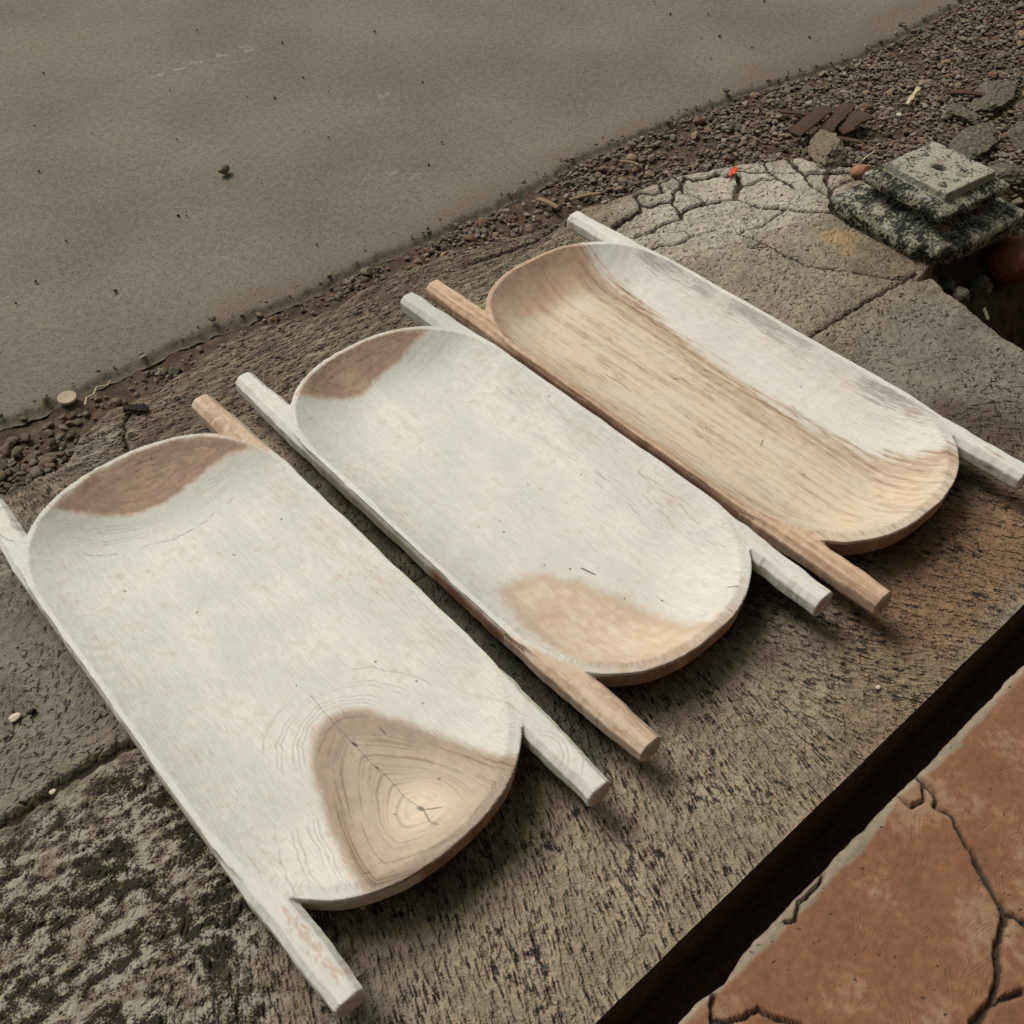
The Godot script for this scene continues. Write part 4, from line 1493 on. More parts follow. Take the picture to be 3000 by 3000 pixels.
func hull_material(which: int) -> StandardMaterial3D:
	# the outside below the rim: pale on some stretches, brown on others
	var w := WW / 2
	var h := WH / 2
	var brown := [
		[-0.05, 0.40, 0.36, 0.40, 0.36, 0.71, -0.05, 0.71],
		[-0.36, 0.02, -0.2, 0.12, 0.36, 0.2, 0.36, 0.71, -0.36, 0.71],
		[-0.36, -0.71, -0.15, -0.71, -0.12, 0.38, 0.36, 0.40, 0.36, 0.71, -0.36, 0.71]]
	var im := Image.create_from_data(WW, WH, false, Image.FORMAT_L8, sdf_map(brown[which]))
	im.resize(w, h, Image.INTERPOLATE_BILINEAR)
	var s1 := im.get_data()
	var g1 := noise_bytes(w, h, 1100 + which, 0.05, 4, FastNoiseLite.TYPE_SIMPLEX_SMOOTH, w, 90)
	var g3 := noise_bytes(w, h, 1120 + which, 0.02, 4)
	var row := func(j: int) -> PackedByteArray:
		var o := PackedByteArray()
		o.resize(w * 3)
		for i in w:
			var k := j * w + i
			var st := g1[k] / 255.0 - 0.5
			var cl := g3[k] / 255.0 - 0.5
			var c := Vector3(184, 178, 160) + Vector3(22, 24, 24) * cl + Vector3(16, 17, 17) * st
			var b := Vector3(178, 144, 117).lerp(Vector3(134, 100, 79), clampf(0.5 + st * 1.3 + cl * 1.1, 0.0, 1.0))
			c = c.lerp(b, smoothstep(-9.0, 9.0, s1[k] - 128.0 + cl * 22.0) * 0.95)
			o[i * 3] = clampi(int(c.x), 0, 255)
			o[i * 3 + 1] = clampi(int(c.y), 0, 255)
			o[i * 3 + 2] = clampi(int(c.z), 0, 255)
		return o
	var m := surface(Color.WHITE, 0.75, 0.3)
	m.albedo_texture = tex(bake(w, h, row))
	m.texture_repeat = false
	return m

func line_x(list: Array, z: float) -> float:
	for k in range(0, list.size() - 2, 2):
		if z <= list[k + 3]:
			return lerpf(list[k], list[k + 2], clampf((z - list[k + 1]) / (list[k + 3] - list[k + 1]), 0.0, 1.0))
	return list[-2]

# ------------------------------------------------------------------ stones
func ball(detail: int) -> Array:
	# points and triangles of a cube blown up to a ball
	var v := PackedVector3Array()
	var idx := PackedInt32Array()
	var seen := {}
	for f in 6:
		var n := Vector3.ZERO
		n[f / 2] = 1.0 if f % 2 else -1.0
		var a := Vector3(n.y, n.z, n.x)
		var b := n.cross(a)
		var ids := []
		for j in detail + 1:
			for i in detail + 1:
				var p := n + a * tan((2.0 * i / detail - 1.0) * PI / 4) + b * tan((2.0 * j / detail - 1.0) * PI / 4)
				p = p.normalized()
				var key := (p * 1000.0).round()
				if not seen.has(key):
					seen[key] = v.size()
					v.append(p)
				ids.append(seen[key])
		for j in detail:
			for i in detail:
				var k := j * (detail + 1) + i
				idx.append_array(PackedInt32Array([ids[k], ids[k + detail + 1], ids[k + 1], ids[k + 1], ids[k + detail + 1], ids[k + detail + 2]]))
	return [v, idx]

func finish(v: PackedVector3Array, idx: PackedInt32Array) -> ArrayMesh:
	var nrm := PackedVector3Array()
	nrm.resize(v.size())
	for t in range(0, idx.size(), 3):
		var n := (v[idx[t + 2]] - v[idx[t]]).cross(v[idx[t + 1]] - v[idx[t]])
		for q in 3:
			nrm[idx[t + q]] += n
	for k in nrm.size():
		nrm[k] = nrm[k].normalized()
	return arrays_mesh(v, nrm, PackedVector2Array(), idx)

func rock(seed_: int, size: Vector3, rough: float, facets: int, detail := 10) -> ArrayMesh:
	var r := RandomNumberGenerator.new()
	r.seed = seed_
	var b := ball(detail)
	var v: PackedVector3Array = b[0]
	var n := FastNoiseLite.new()
	n.seed = seed_
	n.frequency = 0.9
	n.fractal_octaves = 4
	var cuts := []
	for f in facets:
		cuts.append([Vector3(r.randfn(0, 1), r.randfn(0, 0.8), r.randfn(0, 1)).normalized(), r.randf_range(0.55, 0.85)])
	for k in v.size():
		var p := v[k]
		for c in cuts:
			var over: float = p.dot(c[0]) - c[1]
			if over > 0.0:
				p -= c[0] * over * 0.92
		p *= 1.0 + rough * n.get_noise_3dv(v[k] * 1.6) + rough * 0.5 * n.get_noise_3dv(v[k] * 5.0)
		v[k] = p * size
	return finish(v, b[1])

func build_pedestal():
	var o := root_node("stone_pedestal", Vector3(2.452, 0.0, -1.156), deg_to_rad(-6.0))
	tag(o, "square stepped stone pedestal blotched black, with a round hole in its top", "pedestal")
	var m := stone_material()
	var n := FastNoiseLite.new()
	n.seed = 71
	n.frequency = 22.0
	n.fractal_octaves = 4
	# half width, height and corner radius up the profile
	var parts := [
		["plinth", [[0.172, -0.004, 0.012], [0.179, 0.001, 0.014], [0.1815, 0.008, 0.014], [0.179, 0.011, 0.014], [0.1845, 0.014, 0.014], [0.1855, 0.026, 0.015], [0.184, 0.037, 0.016], [0.179, 0.045, 0.018], [0.168, 0.050, 0.018], [0.152, 0.054, 0.016], [0.136, 0.059, 0.014], [0.120, 0.065, 0.013], [0.108, 0.073, 0.012], [0.101, 0.083, 0.012], [0.100, 0.096, 0.012]]],
		["capital_block", [[0.098, 0.094, 0.012], [0.122, 0.0945, 0.014], [0.132, 0.097, 0.015], [0.135, 0.102, 0.015], [0.135, 0.112, 0.015], [0.133, 0.118, 0.014], [0.126, 0.123, 0.012], [0.115, 0.127, 0.009], [0.106, 0.130, 0.006], [0.101, 0.133, 0.004]]],
		["top_plate", [[0.1005, 0.132, 0.004], [0.0985, 0.136, 0.0035], [0.098, 0.148, 0.0035], [0.097, 0.1522, 0.0035], [0.0945, 0.1538, 0.0035]]]]
	var pale := stone_material(0.15)
	for part in parts:
		var prof := []
		var src: Array = part[1]
		for k in src.size() - 1:
			for s in 3:
				var t := s / 3.0
				prof.append([lerpf(src[k][0], src[k + 1][0], t), lerpf(src[k][1], src[k + 1][1], t), lerpf(src[k][2], src[k + 1][2], t)])
		prof.append(src[-1])
		var top: bool = part[0] == "top_plate"
		var ringn := 240
		var v := PackedVector3Array()
		var idx := PackedInt32Array()
		var rings := []
		for q in prof:
			var ring := PackedVector3Array()
			for s in ringn:
				var p := square_point(float(s) / ringn, q[0], q[2])
				ring.append(Vector3(p.x, q[1], p.y))
			rings.append(ring)
		if top:
			# the top plate runs in to the round hole and down it
			for s in range(1, 15):
				var t := s / 14.0
				var ring := PackedVector3Array()
				for k in ringn:
					var p := square_point(float(k) / ringn, 0.0945, 0.0035)
					var c := Vector2.from_angle(p.angle()) * (0.0205 + 0.003 * n.get_noise_2d(p.angle() * 0.06, 3.0))
					var e := p.lerp(c, t)
					ring.append(Vector3(e.x, 0.1540 - 0.0025 * smoothstep(0.85, 1.0, t), e.y))
				rings.append(ring)
			for y in [0.146, 0.13, 0.11, 0.102, 0.10]:
				var ring := PackedVector3Array()
				for k in ringn:
					var p := square_point(float(k) / ringn, 0.0945, 0.0035)
					var c := Vector2.from_angle(p.angle()) * (0.0185 if y > 0.1 else 0.001)
					ring.append(Vector3(c.x, y, c.y))
				rings.append(ring)
		for q in rings.size():
			for p in rings[q]:
				var d: float = n.get_noise_3dv(p) * 0.0020 + n.get_noise_3dv(p * 3.1) * 0.0014 + n.get_noise_3dv(p * 8.0) * 0.0008
				var out := Vector3(p.x, 0, p.z).normalized()
				if p.y > 0.1525:
					out = Vector3.UP
					d *= 0.55
				var e: Vector3 = p + out * d + Vector3.UP * d * 0.4
				if part[0] == "plinth":
					# knocked-off front corner and worn lower edge
					var hit := Vector3(-0.172, 0.02, 0.178)
					var near := smoothstep(0.075, 0.02, e.distance_to(hit))
					e += Vector3(0.024, -0.003, -0.028) * near * (0.85 + 0.25 * n.get_noise_3dv(p * 0.8))
				v.append(e)
		for q in rings.size() - 1:
			for s in ringn:
				var a := q * ringn + s
				var b := q * ringn + (s + 1) % ringn
				idx.append_array(PackedInt32Array([a, a + ringn, b, b, a + ringn, b + ringn]))
		mesh_node(part[0], finish(v, idx), pale if top else m, o)

func square_point(t: float, half: float, rad: float) -> Vector2:
	# a point on a square with rounded corners, at share t of the way round
	var q := t * 4.0
	var side := int(q) % 4
	var s := (q - int(q)) * 2.0 - 1.0
	var e := half - rad
	var p := Vector2(half, clampf(s * half * 1.0, -half, half))
	if absf(p.y) > e:
		var over := (absf(p.y) - e) / rad
		var an := over * PI / 4
		p = Vector2(e + rad * cos(an), signf(p.y) * (e + rad * sin(an)))
	return p.rotated(side * PI / 2)

func stone_material(clean := -0.11) -> StandardMaterial3D:
	# pale lime-washed stone, grey-brown scars, black lichen thickened to paint shade on the sides
	var w := 512
	var mk := func(seed_: int, f: float, oct: int) -> PackedByteArray:
		var n := FastNoiseLite.new()
		n.seed = seed_
		n.frequency = f
		n.fractal_octaves = oct
		var im: Image = n.get_seamless_image(w, w, false, false, 0.25, true)
		im.convert(Image.FORMAT_L8)
		return im.get_data()
	var a: PackedByteArray = mk.call(81, 0.012, 5)
	var b: PackedByteArray = mk.call(82, 0.06, 4)
	var c: PackedByteArray = mk.call(83, 0.25, 2)
	var e: PackedByteArray = mk.call(84, 0.02, 1)
	var row := func(j: int) -> PackedByteArray:
		var o := PackedByteArray()
		o.resize(w * 3)
		for i in w:
			var k := j * w + i
			var va := a[k] / 255.0 - 0.5
			var vb := b[k] / 255.0 - 0.5
			var vc := c[k] / 255.0 - 0.5
			var col := Vector3(158, 156, 138) * (1.0 + 0.2 * vb + 0.2 * vc)
			col = col.lerp(Vector3(112, 104, 88), smoothstep(0.22, 0.3, e[k] / 255.0 - 0.5) * 0.7)
			var black := smoothstep(-0.03, 0.09, va * 0.8 + vb * 0.85 + vc * 0.3 - clean)
			col = col.lerp(Vector3(30, 34, 33), black * 0.92)
			o[i * 3] = clampi(int(col.x), 0, 255)
			o[i * 3 + 1] = clampi(int(col.y), 0, 255)
			o[i * 3 + 2] = clampi(int(col.z), 0, 255)
		return o
	var m := surface(Color.WHITE, 0.95, 0.2)
	m.albedo_texture = tex(bake(w, w, row))
	m.uv1_triplanar = true
	m.uv1_scale = Vector3.ONE / 0.36
	m.heightmap_enabled = true
	m.heightmap_scale = 0.25
	m.heightmap_texture = tex(Image.create_from_data(w, w, false, Image.FORMAT_L8, b))
	return m

func build_stones():
	var grey := speckle_material(Color8(70, 68, 60), Color8(140, 134, 118), 51, 0.08, 0.95, 0.25)
	var brown := speckle_material(Color8(78, 46, 31), Color8(146, 90, 62), 52, 0.10, 0.9, 0.2, 0.05)
	var lump := speckle_material(Color8(84, 79, 64), Color8(150, 141, 118), 50, 0.09, 1.0, 0.4)
	var rosy := speckle_material(Color8(140, 98, 76), Color8(172, 128, 102), 53, 0.08, 0.9, 0.1)
	var rub := speckle_material(Color8(40, 39, 33), Color8(146, 138, 116), 54, 0.14, 1.0, 0.4, 0.03)
	var list := [
		["boulder", rock(1, Vector3(0.070, 0.060, 0.064), 0.07, 0, 24), Vector3(2.592, -0.090, -0.953), 0.4, brown, "smooth rounded reddish brown boulder in the dark pit below the stone pedestal", "boulder"],
		["rock", rock(2, Vector3(0.042, 0.030, 0.030), 0.25, 6, 16), Vector3(2.475, -0.125, -0.960), 0.2, rub, "small rough pitted rock in the dark pit, next to the reddish boulder", "rock"],
		["rock", rock(3, Vector3(0.022, 0.018, 0.02), 0.2, 5, 10), Vector3(2.365, -0.09, -0.995), 1.2, grey, "little dim stone in the pit, close under the pedestal's broken corner", "rock"],
		["rock", rock(4, Vector3(0.03, 0.024, 0.022), 0.25, 5, 10), Vector3(2.325, -0.075, -0.940), 0.7, grey, "grey stone wedged against the broken edge of the concrete by the pit", "rock"],
		["rock", rock(5, Vector3(0.105, 0.034, 0.050), 0.2, 2, 26), Vector3(2.555, 0.004, -1.555), 0.75, lump, "large lumpy grey rock between the bark pieces and the cracked concrete", "rock"],
		["stone", rock(6, Vector3(0.034, 0.018, 0.022), 0.08, 3, 12), Vector3(2.535, 0.004, -1.420), -0.3, rosy, "smooth pinkish stone lying against the pedestal's left side", "stone"],
		["pebble", rock(7, Vector3(0.022, 0.013, 0.013), 0.1, 3, 10), Vector3(1.172, 0.022, -2.62), 0.5, grey, "largest pebble lying alone on the asphalt road", "pebble"],
		["concrete_rubble", rock(11, Vector3(0.120, 0.025, 0.068), 0.20, 7, 30), Vector3(2.93, 0.0, -1.30), 0.4, rub, "broad flat slab of broken concrete directly behind the pedestal's top", "rubble"],
		["concrete_rubble", rock(12, Vector3(0.088, 0.027, 0.052), 0.20, 7, 28), Vector3(2.80, 0.0, -1.14), -0.3, rub, "dark ribbed chunk of broken concrete touching the pedestal's right side", "rubble"],
		["concrete_rubble", rock(13, Vector3(0.152, 0.025, 0.068), 0.22, 8, 30), Vector3(3.22, 0.0, -1.42), 0.2, rub, "long ridge of broken concrete at the picture's right edge, highest of the rubble", "rubble"],
		["concrete_rubble", rock(14, Vector3(0.096, 0.036, 0.064), 0.22, 8, 28), Vector3(3.08, -0.01, -1.20), 0.9, rub, "blocky lump of broken concrete at the picture's right edge", "rubble"],
		["concrete_rubble", rock(15, Vector3(0.044, 0.019, 0.032), 0.20, 6, 18), Vector3(2.78, 0.0, -1.36), 0.1, rub, "small piece of broken concrete in the gravel close behind the pedestal", "rubble"],
		["concrete_rubble", rock(16, Vector3(0.064, 0.019, 0.044), 0.20, 7, 20), Vector3(3.06, 0.0, -1.42), 1.2, rub, "lumpy piece of broken concrete at the gravel's edge left of the long ridge", "rubble"],
		["concrete_rubble", rock(17, Vector3(0.072, 0.029, 0.052), 0.20, 7, 20), Vector3(2.92, -0.03, -1.05), 0.5, rub, "chunk of broken concrete above the reddish boulder at the picture's right edge", "rubble"]]
	for s in list:
		var o := mesh_node(s[0], s[1], s[4])
		o.position = s[2]
		o.rotation.y = s[3]
		tag(o, s[5], s[6])
	# stones on the road
	var small := [rock(21, Vector3(0.005, 0.004, 0.0045), 0.15, 5, 5), rock(22, Vector3(0.004, 0.003, 0.0036), 0.15, 5, 5), rock(23, Vector3(0.0062, 0.004, 0.0045), 0.15, 5, 5)]
	var dark := speckle_material(Color8(44, 44, 40), Color8(84, 82, 74), 55, 0.05, 0.95, 0.1)
	var at := [0.995, -3.096, 0.884, -3.261, 0.778, -2.988, 1.168, -2.890, 1.299, -2.769, 1.777, -3.266, 1.681, -2.990, 1.220, -2.497, 1.349, -2.413, 0.962, -2.506, 0.978, -2.490, 1.162, -2.134, 1.480, -2.678, 1.515, -2.600, 1.637, -2.268, 1.750, -2.349, 1.515, -2.165, 2.069, -3.130, 1.610, -3.555, 1.293, -4.212, 1.688, -2.854, 1.535, -2.930, 1.311, -3.200, 1.060, -3.589, 1.291, -3.618, 0.679, -2.591, 0.540, -2.465, 0.465, -2.409, 0.785, -2.129, 0.672, -2.294, 1.952, -2.706, 1.471, -2.992, 2.878, -2.334, 2.935, -2.300, 2.777, -2.201, 2.943, -2.163, 2.692, -2.841, 3.046, -2.450, 2.948, -2.543, 2.982, -2.656, 2.331, -2.486, 3.155, -2.086, 3.287, -2.393]
	for k in range(0, at.size(), 2):
		var o := mesh_node("road_chip", small[(k / 2) % 3], dark)
		o.position = Vector3(at[k], 0.010 + 0.015 * smoothstep(-2.0, -5.0, at[k + 1]), at[k + 1])
		o.rotation.y = k * 1.7
		o.scale = Vector3.ONE * (0.45 + 0.6 * fposmod(k * 0.377, 1.0))
		tag(o, "tiny dark stone chip scattered on the asphalt road", "stone chip", "stone chips on the road")

func apron_edge_z(x: float) -> float:
	return line_at([-0.6, -1.79, 0.175, -1.809, 0.307, -1.811, 0.374, -1.872, 0.456, -1.91, 0.636, -1.917, 0.770, -1.95, 0.923, -1.928, 1.047, -1.884, 1.268, -1.905, 1.417, -1.89, 1.613, -1.83, 1.728, -1.805, 1.911, -1.793, 2.137, -1.763, 2.322, -1.69, 2.47, -1.60, 2.56, -1.42, 2.58, -1.05], x) if x < 2.58 else -1.02

func gravel_amount(x: float, z: float) -> float:
	if z < line_at(ROAD_EDGE, x) + 0.012:
		return 0.06 * smoothstep(line_at(ROAD_EDGE, x) - 0.05, line_at(ROAD_EDGE, x), z)
	var e := apron_edge_z(x)
	if z > e + 0.012:
		return 0.0
	var a := 0.0
	# the heap on the shoulder
	a = smoothstep(1.65, 1.95, x) * (0.35 + 0.65 * smoothstep(e - 0.28, e - 0.05, z)) if x < 2.4 else 0.9
	if x >= 2.2:
		a = maxf(a, smoothstep(2.2, 2.6, x))
		a *= smoothstep(-1.0, -1.10, z)
	# pockets along the road's edge
	a = maxf(a, 0.9 * smoothstep(0.20, 0.12, absf(x - 1.52)) * smoothstep(-1.99, -1.96, z))
	a = maxf(a, 0.55 * smoothstep(0.16, 0.05, absf(x - 1.16)) * smoothstep(0.04, 0.02, absf(z + 1.945)))
	a = maxf(a, 0.5 * smoothstep(0.12, 0.04, absf(x - 0.58)) * smoothstep(0.05, 0.02, absf(z + 1.945)))
	a = maxf(a, 0.95 * smoothstep(0.40, 0.32, x) * smoothstep(-1.97, -1.93, z))
	a = maxf(a, 0.22 * smoothstep(-1.99, -1.95, z))
	return a * clampf(0.75 + 0.9 * n_big.get_noise_2d(x * 2.5, z * 2.5), 0.2, 1.0)

func pebble_color(r: RandomNumberGenerator, x: float, z: float) -> Color:
	var kinds := [Vector3(0.21, 0.19, 0.145), Vector3(0.16, 0.15, 0.12), Vector3(0.26, 0.225, 0.165), Vector3(0.20, 0.155, 0.11), Vector3(0.13, 0.122, 0.095), Vector3(0.27, 0.24, 0.185), Vector3(0.22, 0.16, 0.11)]
	var c: Vector3 = kinds[r.randi() % kinds.size()] * r.randf_range(0.6, 1.15)
	c = c.lerp(Vector3(0.13, 0.098, 0.068), r.randf() * 0.55)
	if x < 0.45:
		c *= 0.75
	if r.randf() < 0.005:
		c = Vector3(0.22, 0.10, 0.065)
	return Color(c.x, c.y, c.z)

func build_gravel():
	var r := RandomNumberGenerator.new()
	r.seed = 313
	var mat := surface(Color.WHITE, 0.95, 0.25)
	mat.vertex_color_use_as_albedo = true
	var shapes := []
	for k in 8:
		shapes.append(rock(600 + k, Vector3(1.0, 0.46, 0.74), 0.16, 6, 4))
	var heaps := []
	for k in 8:
		heaps.append([])
	var tries := 0
	var n := 0
	while n < 20000 and tries < 400000:
		tries += 1
		var x := r.randf_range(0.1, 4.3)
		var z := r.randf_range(-2.06, -1.0)
		var a := gravel_amount(x, z)
		if r.randf() > a:
			continue
		if Vector2(x - 2.44, z + 1.158).length() < 0.17:
			continue
		n += 1
		var s := 0.0030 + 0.0085 * r.randf() * r.randf() + (0.0045 if r.randf() < 0.12 else 0.0)
		if x < 0.45:
			s *= 1.3
		var b := Basis.from_euler(Vector3(r.randfn(0, 0.3), r.randf_range(0, TAU), r.randfn(0, 0.3))).scaled_local(Vector3.ONE * s * r.randf_range(0.85, 1.2))
		heaps[r.randi() % 8].append([Transform3D(b, Vector3(x, (soil_height(x, z) if z > line_at(ROAD_EDGE, x) + 0.002 else 0.004) + s * r.randf_range(0.1, 0.9) + 0.003 * r.randf(), z)), pebble_color(r, x, z)])
	var o := root_node("gravel")
	o.set_meta("kind", "stuff")
	o.set_meta("label", "loose brown and grey gravel along the road shoulder")
	for k in 8:
		var mm := MultiMesh.new()
		mm.transform_format = MultiMesh.TRANSFORM_3D
		mm.use_colors = true
		mm.mesh = shapes[k]
		mm.instance_count = heaps[k].size()
		for q in heaps[k].size():
			mm.set_instance_transform(q, heaps[k][q][0])
			mm.set_instance_color(q, heaps[k][q][1])
		var mi := MultiMeshInstance3D.new()
		mi.name = "gravel_stones"
		mi.multimesh = mm
		mi.material_override = mat
		mi.set_meta("kind", "stuff")
		o.add_child(mi, true)
	# the larger pebbles, one by one
	var tones := []
	for q in [[72, 71, 61, 112, 108, 92], [104, 98, 84, 148, 140, 120], [124, 108, 86, 170, 151, 122], [100, 78, 60, 146, 118, 92]]:
		tones.append(speckle_material(Color8(q[0], q[1], q[2]), Color8(q[3], q[4], q[5]), 640 + q[0], 0.06, 0.95, 0.12))
	var words := ["dark slate grey pebble", "grey pebble", "buff pebble", "brown pebble"]
	var big := []
	for k in 6:
		big.append(rock(700 + k, Vector3(1.0, 0.52, 0.76), 0.12, 5, 8))
	var spots := []
	tries = 0
	while spots.size() < 240 and tries < 60000:
		tries += 1
		var x := r.randf_range(0.15, 4.1)
		var z := r.randf_range(-1.99, -1.05)
		if r.randf() > gravel_amount(x, z) or Vector2(x - 2.44, z + 1.158).length() < 0.22:
			continue
		var s := r.randf_range(0.011, 0.018) * (1.35 if r.randf() < 0.25 else 1.0)
		if x < 0.45 and spots.size() > 40:
			continue
		var ok := true
		for p in spots:
			if Vector2(p.x - x, p.y - z).length() < (p.z + s) * 0.95:
				ok = false
				break
		if not ok:
			continue
		spots.append(Vector3(x, z, s))
		var tone := r.randi() % 4
		if x < 0.45:
			tone = 0
		var g := mesh_node("pebble", big[r.randi() % 6], tones[tone])
		g.transform = Transform3D(Basis.from_euler(Vector3(r.randfn(0, 0.2), r.randf_range(0, TAU), r.randfn(0, 0.2))).scaled_local(Vector3.ONE * s), Vector3(x, (soil_height(x, z) if z > line_at(ROAD_EDGE, x) + 0.002 else 0.004) + s * 0.4, z))
		var where := "in the gravel heap beyond the pedestal" if x > 2.6 else "in the gravel between the road and the cracked concrete" if x > 1.7 else "in the pocket of gravel behind the trays' far handles" if x > 0.45 else "in the dark wedge of stones left of the near tray"
		tag(g, words[tone] + " " + where, "pebble", "larger pebbles in the gravel")

# ------------------------------------------------------------------ litter
func slab_strip(seed_: int, length: float, width: float, thick: float, ragged_ := 0.25) -> ArrayMesh:
	# a split piece of bark or wood: long, flat, with torn ends and a slight bow
	var r := RandomNumberGenerator.new()
	r.seed = seed_
	var v := PackedVector3Array()
	var idx := PackedInt32Array()
	var n := 14
	for k in n + 1:
		var t := k / float(n)
		var x := (t - 0.5) * length
		var w := width * 0.5 * (1.0 - ragged_ * r.randf()) * (1.0 - 0.18 * smoothstep(0.9, 1.0, absf(t * 2.0 - 1.0)))
		var y := thick * 1.5 * sin(t * PI) * 0.4
		var sh := r.randf_range(-0.1, 0.1) * width
		for q in [[-1, 0.1], [-0.96, 0.7], [-0.1, 1.0], [0.95, 0.8], [1, 0.1], [0, 0.0]]:
			v.append(Vector3(x + sh * 0.2 * q[0], y + thick * q[1] + r.randf_range(-0.06, 0.06) * thick, w * q[0] + sh * 0.4))
	for k in n:
		for q in 6:
			var a := k * 6 + q
			var b := k * 6 + (q + 1) % 6
			idx.append_array(PackedInt32Array([a, b, a + 6, b, b + 6, a + 6]))
	for e in [0, n * 6]:
		for q in range(1, 5):
			idx.append_array(PackedInt32Array([e, e + q + 1, e + q] if e == 0 else [e, e + q, e + q + 1]))
	return flat(v, idx)

func flat(v: PackedVector3Array, idx: PackedInt32Array) -> ArrayMesh:
	var v2 := PackedVector3Array()
	var i2 := PackedInt32Array()
	for k in idx:
		i2.append(v2.size())
		v2.append(v[k])
	return finish(v2, i2)

func lay(called: String, mesh: Mesh, mat: Material, a: Vector3, b: Vector3, label: String, category: String) -> MeshInstance3D:
	# lays a long thing from a to b
	var o := mesh_node(called, mesh, mat)
	var d := (b - a).normalized()
	var side := d.cross(Vector3.UP).normalized() * -1.0
	o.transform = Transform3D(Basis(d, side.cross(d) * -1.0, side), (a + b) / 2)
	tag(o, label, category)
	return o

func build_litter():
	var bark := speckle_material(Color8(58, 47, 39), Color8(112, 92, 77), 56, 0.08, 1.0, 0.4, 0.04)
	var pale := speckle_material(Color8(170, 150, 120), Color8(206, 190, 160), 57, 0.05, 0.9, 0.05)
	var drift := speckle_material(Color8(112, 94, 72), Color8(160, 138, 108), 58, 0.06, 0.95, 0.1)
	lay("bark_piece", slab_strip(1, 0.165, 0.050, 0.008, 0.12), bark, Vector3(2.54, 0.020, -1.665), Vector3(2.695, 0.042, -1.675), "longest brown bark piece, lying slanted against the lumpy grey rock", "bark")
	lay("bark_piece", slab_strip(2, 0.16, 0.048, 0.008, 0.15), bark, Vector3(2.625, 0.016, -1.62), Vector3(2.775, 0.040, -1.648), "brown bark piece in the middle of the pile, between two others", "bark")
	lay("bark_piece", slab_strip(3, 0.115, 0.062, 0.010, 0.25), bark, Vector3(2.672, 0.010, -1.595), Vector3(2.770, 0.030, -1.585), "short broad brown bark piece on the pile's right side", "bark")
	lay("bark_piece", slab_strip(4, 0.15, 0.022, 0.007), bark, Vector3(2.59, 0.006, -1.635), Vector3(2.66, 0.008, -1.52), "thin dark bark sliver under the other bark pieces, above the grey rock", "bark")
	lay("bark_piece", slab_strip(5, 0.13, 0.018, 0.007), bark, Vector3(2.66, 0.0, -1.80), Vector3(2.71, 0.0, -1.70), "thin brown bark strip in the gravel behind the bark pile", "bark")
	lay("bark_piece", slab_strip(6, 0.13, 0.026, 0.008), bark, Vector3(3.16, 0.002, -1.52), Vector3(3.21, 0.004, -1.43), "flat brown bark strip in the gravel right of the white sliver", "bark")
	lay("wood_sliver", slab_strip(7, 0.125, 0.016, 0.003, 0.5), pale, Vector3(2.965, 0.012, -1.565), Vector3(3.082, 0.016, -1.602), "pale flat wood sliver lying on the gravel beyond the bark", "sliver")
	lay("twig", slab_strip(8, 0.065, 0.004, 0.003), pale, Vector3(2.562, 0.018, -1.440), Vector3(2.622, 0.022, -1.444), "thin pale twig beside the pinkish stone", "twig")
	lay("wood_sliver", slab_strip(9, 0.075, 0.016, 0.006), drift, Vector3(1.746, 0.006, -1.918), Vector3(1.752, 0.008, -1.848), "weathered wood sliver in the gravel behind the brown tray's far handle", "sliver")
	lay("wood_sliver", slab_strip(10, 0.06, 0.012, 0.006), drift, Vector3(2.064, 0.004, -1.918), Vector3(2.086, 0.006, -1.862), "small weathered sliver by the loose stones at the road edge", "sliver")
	lay("wood_sliver", slab_strip(11, 0.09, 0.012, 0.005), drift, Vector3(1.814, 0.004, -1.859), Vector3(1.892, 0.006, -1.827), "straight weathered stick along the broken edge of the concrete", "sliver")
	# twisted pale root at the left
	var root := PackedVector3Array()
	var path := [Vector3(0.425, 0.004, -1.945), Vector3(0.437, 0.008, -1.960), Vector3(0.455, 0.007, -1.962), Vector3(0.470, 0.009, -1.978), Vector3(0.492, 0.006, -1.972), Vector3(0.505, 0.004, -1.985)]
	lay_tube("twig", path, 0.0026, pale, "crooked pale twig beside the round lid at the road edge", "twig")
	# round lid
	var lid := MeshInstance3D.new()
	var st := SurfaceTool.new()
	var rings := [[0.0, 0.003], [0.006, 0.0028], [0.0075, 0.0042], [0.0165, 0.004], [0.0185, 0.0055], [0.021, 0.0045], [0.0215, 0.0]]
	var v := PackedVector3Array()
	var idx := PackedInt32Array()
	for q in rings:
		for s in 40:
			v.append(Vector3(cos(s * TAU / 40) * q[0], q[1], sin(s * TAU / 40) * q[0]))
	for q in rings.size() - 1:
		for s in 40:
			var a := q * 40 + s
			var b := q * 40 + (s + 1) % 40
			idx.append_array(PackedInt32Array([a, b, a + 40, b, b + 40, a + 40]))
	var o := mesh_node("round_lid", finish(v, idx), speckle_material(Color8(140, 128, 104), Color8(192, 182, 156), 49, 0.04, 0.7, 0.05))
	o.position = Vector3(0.406, 0.002, -1.995)
	o.rotation.x = 0.06
	tag(o, "round cream coloured lid lying at the road edge", "lid")
	# orange scrap: two fingers of plastic
	var sc := root_node("plastic_scrap", Vector3(2.252, 0.006, -1.658), 0.5)
	tag(sc, "bright orange plastic scrap in a crack of the broken concrete", "scrap")
	var om := surface(Color8(214, 74, 32), 0.45, 0.5)
	for k in 2:
		var q := mesh_node("strip", slab_strip(30 + k, 0.045 - 0.006 * k, 0.010, 0.005), om, sc)
		q.position = Vector3(0.003 * k, 0.004 * k, 0.009 * k)
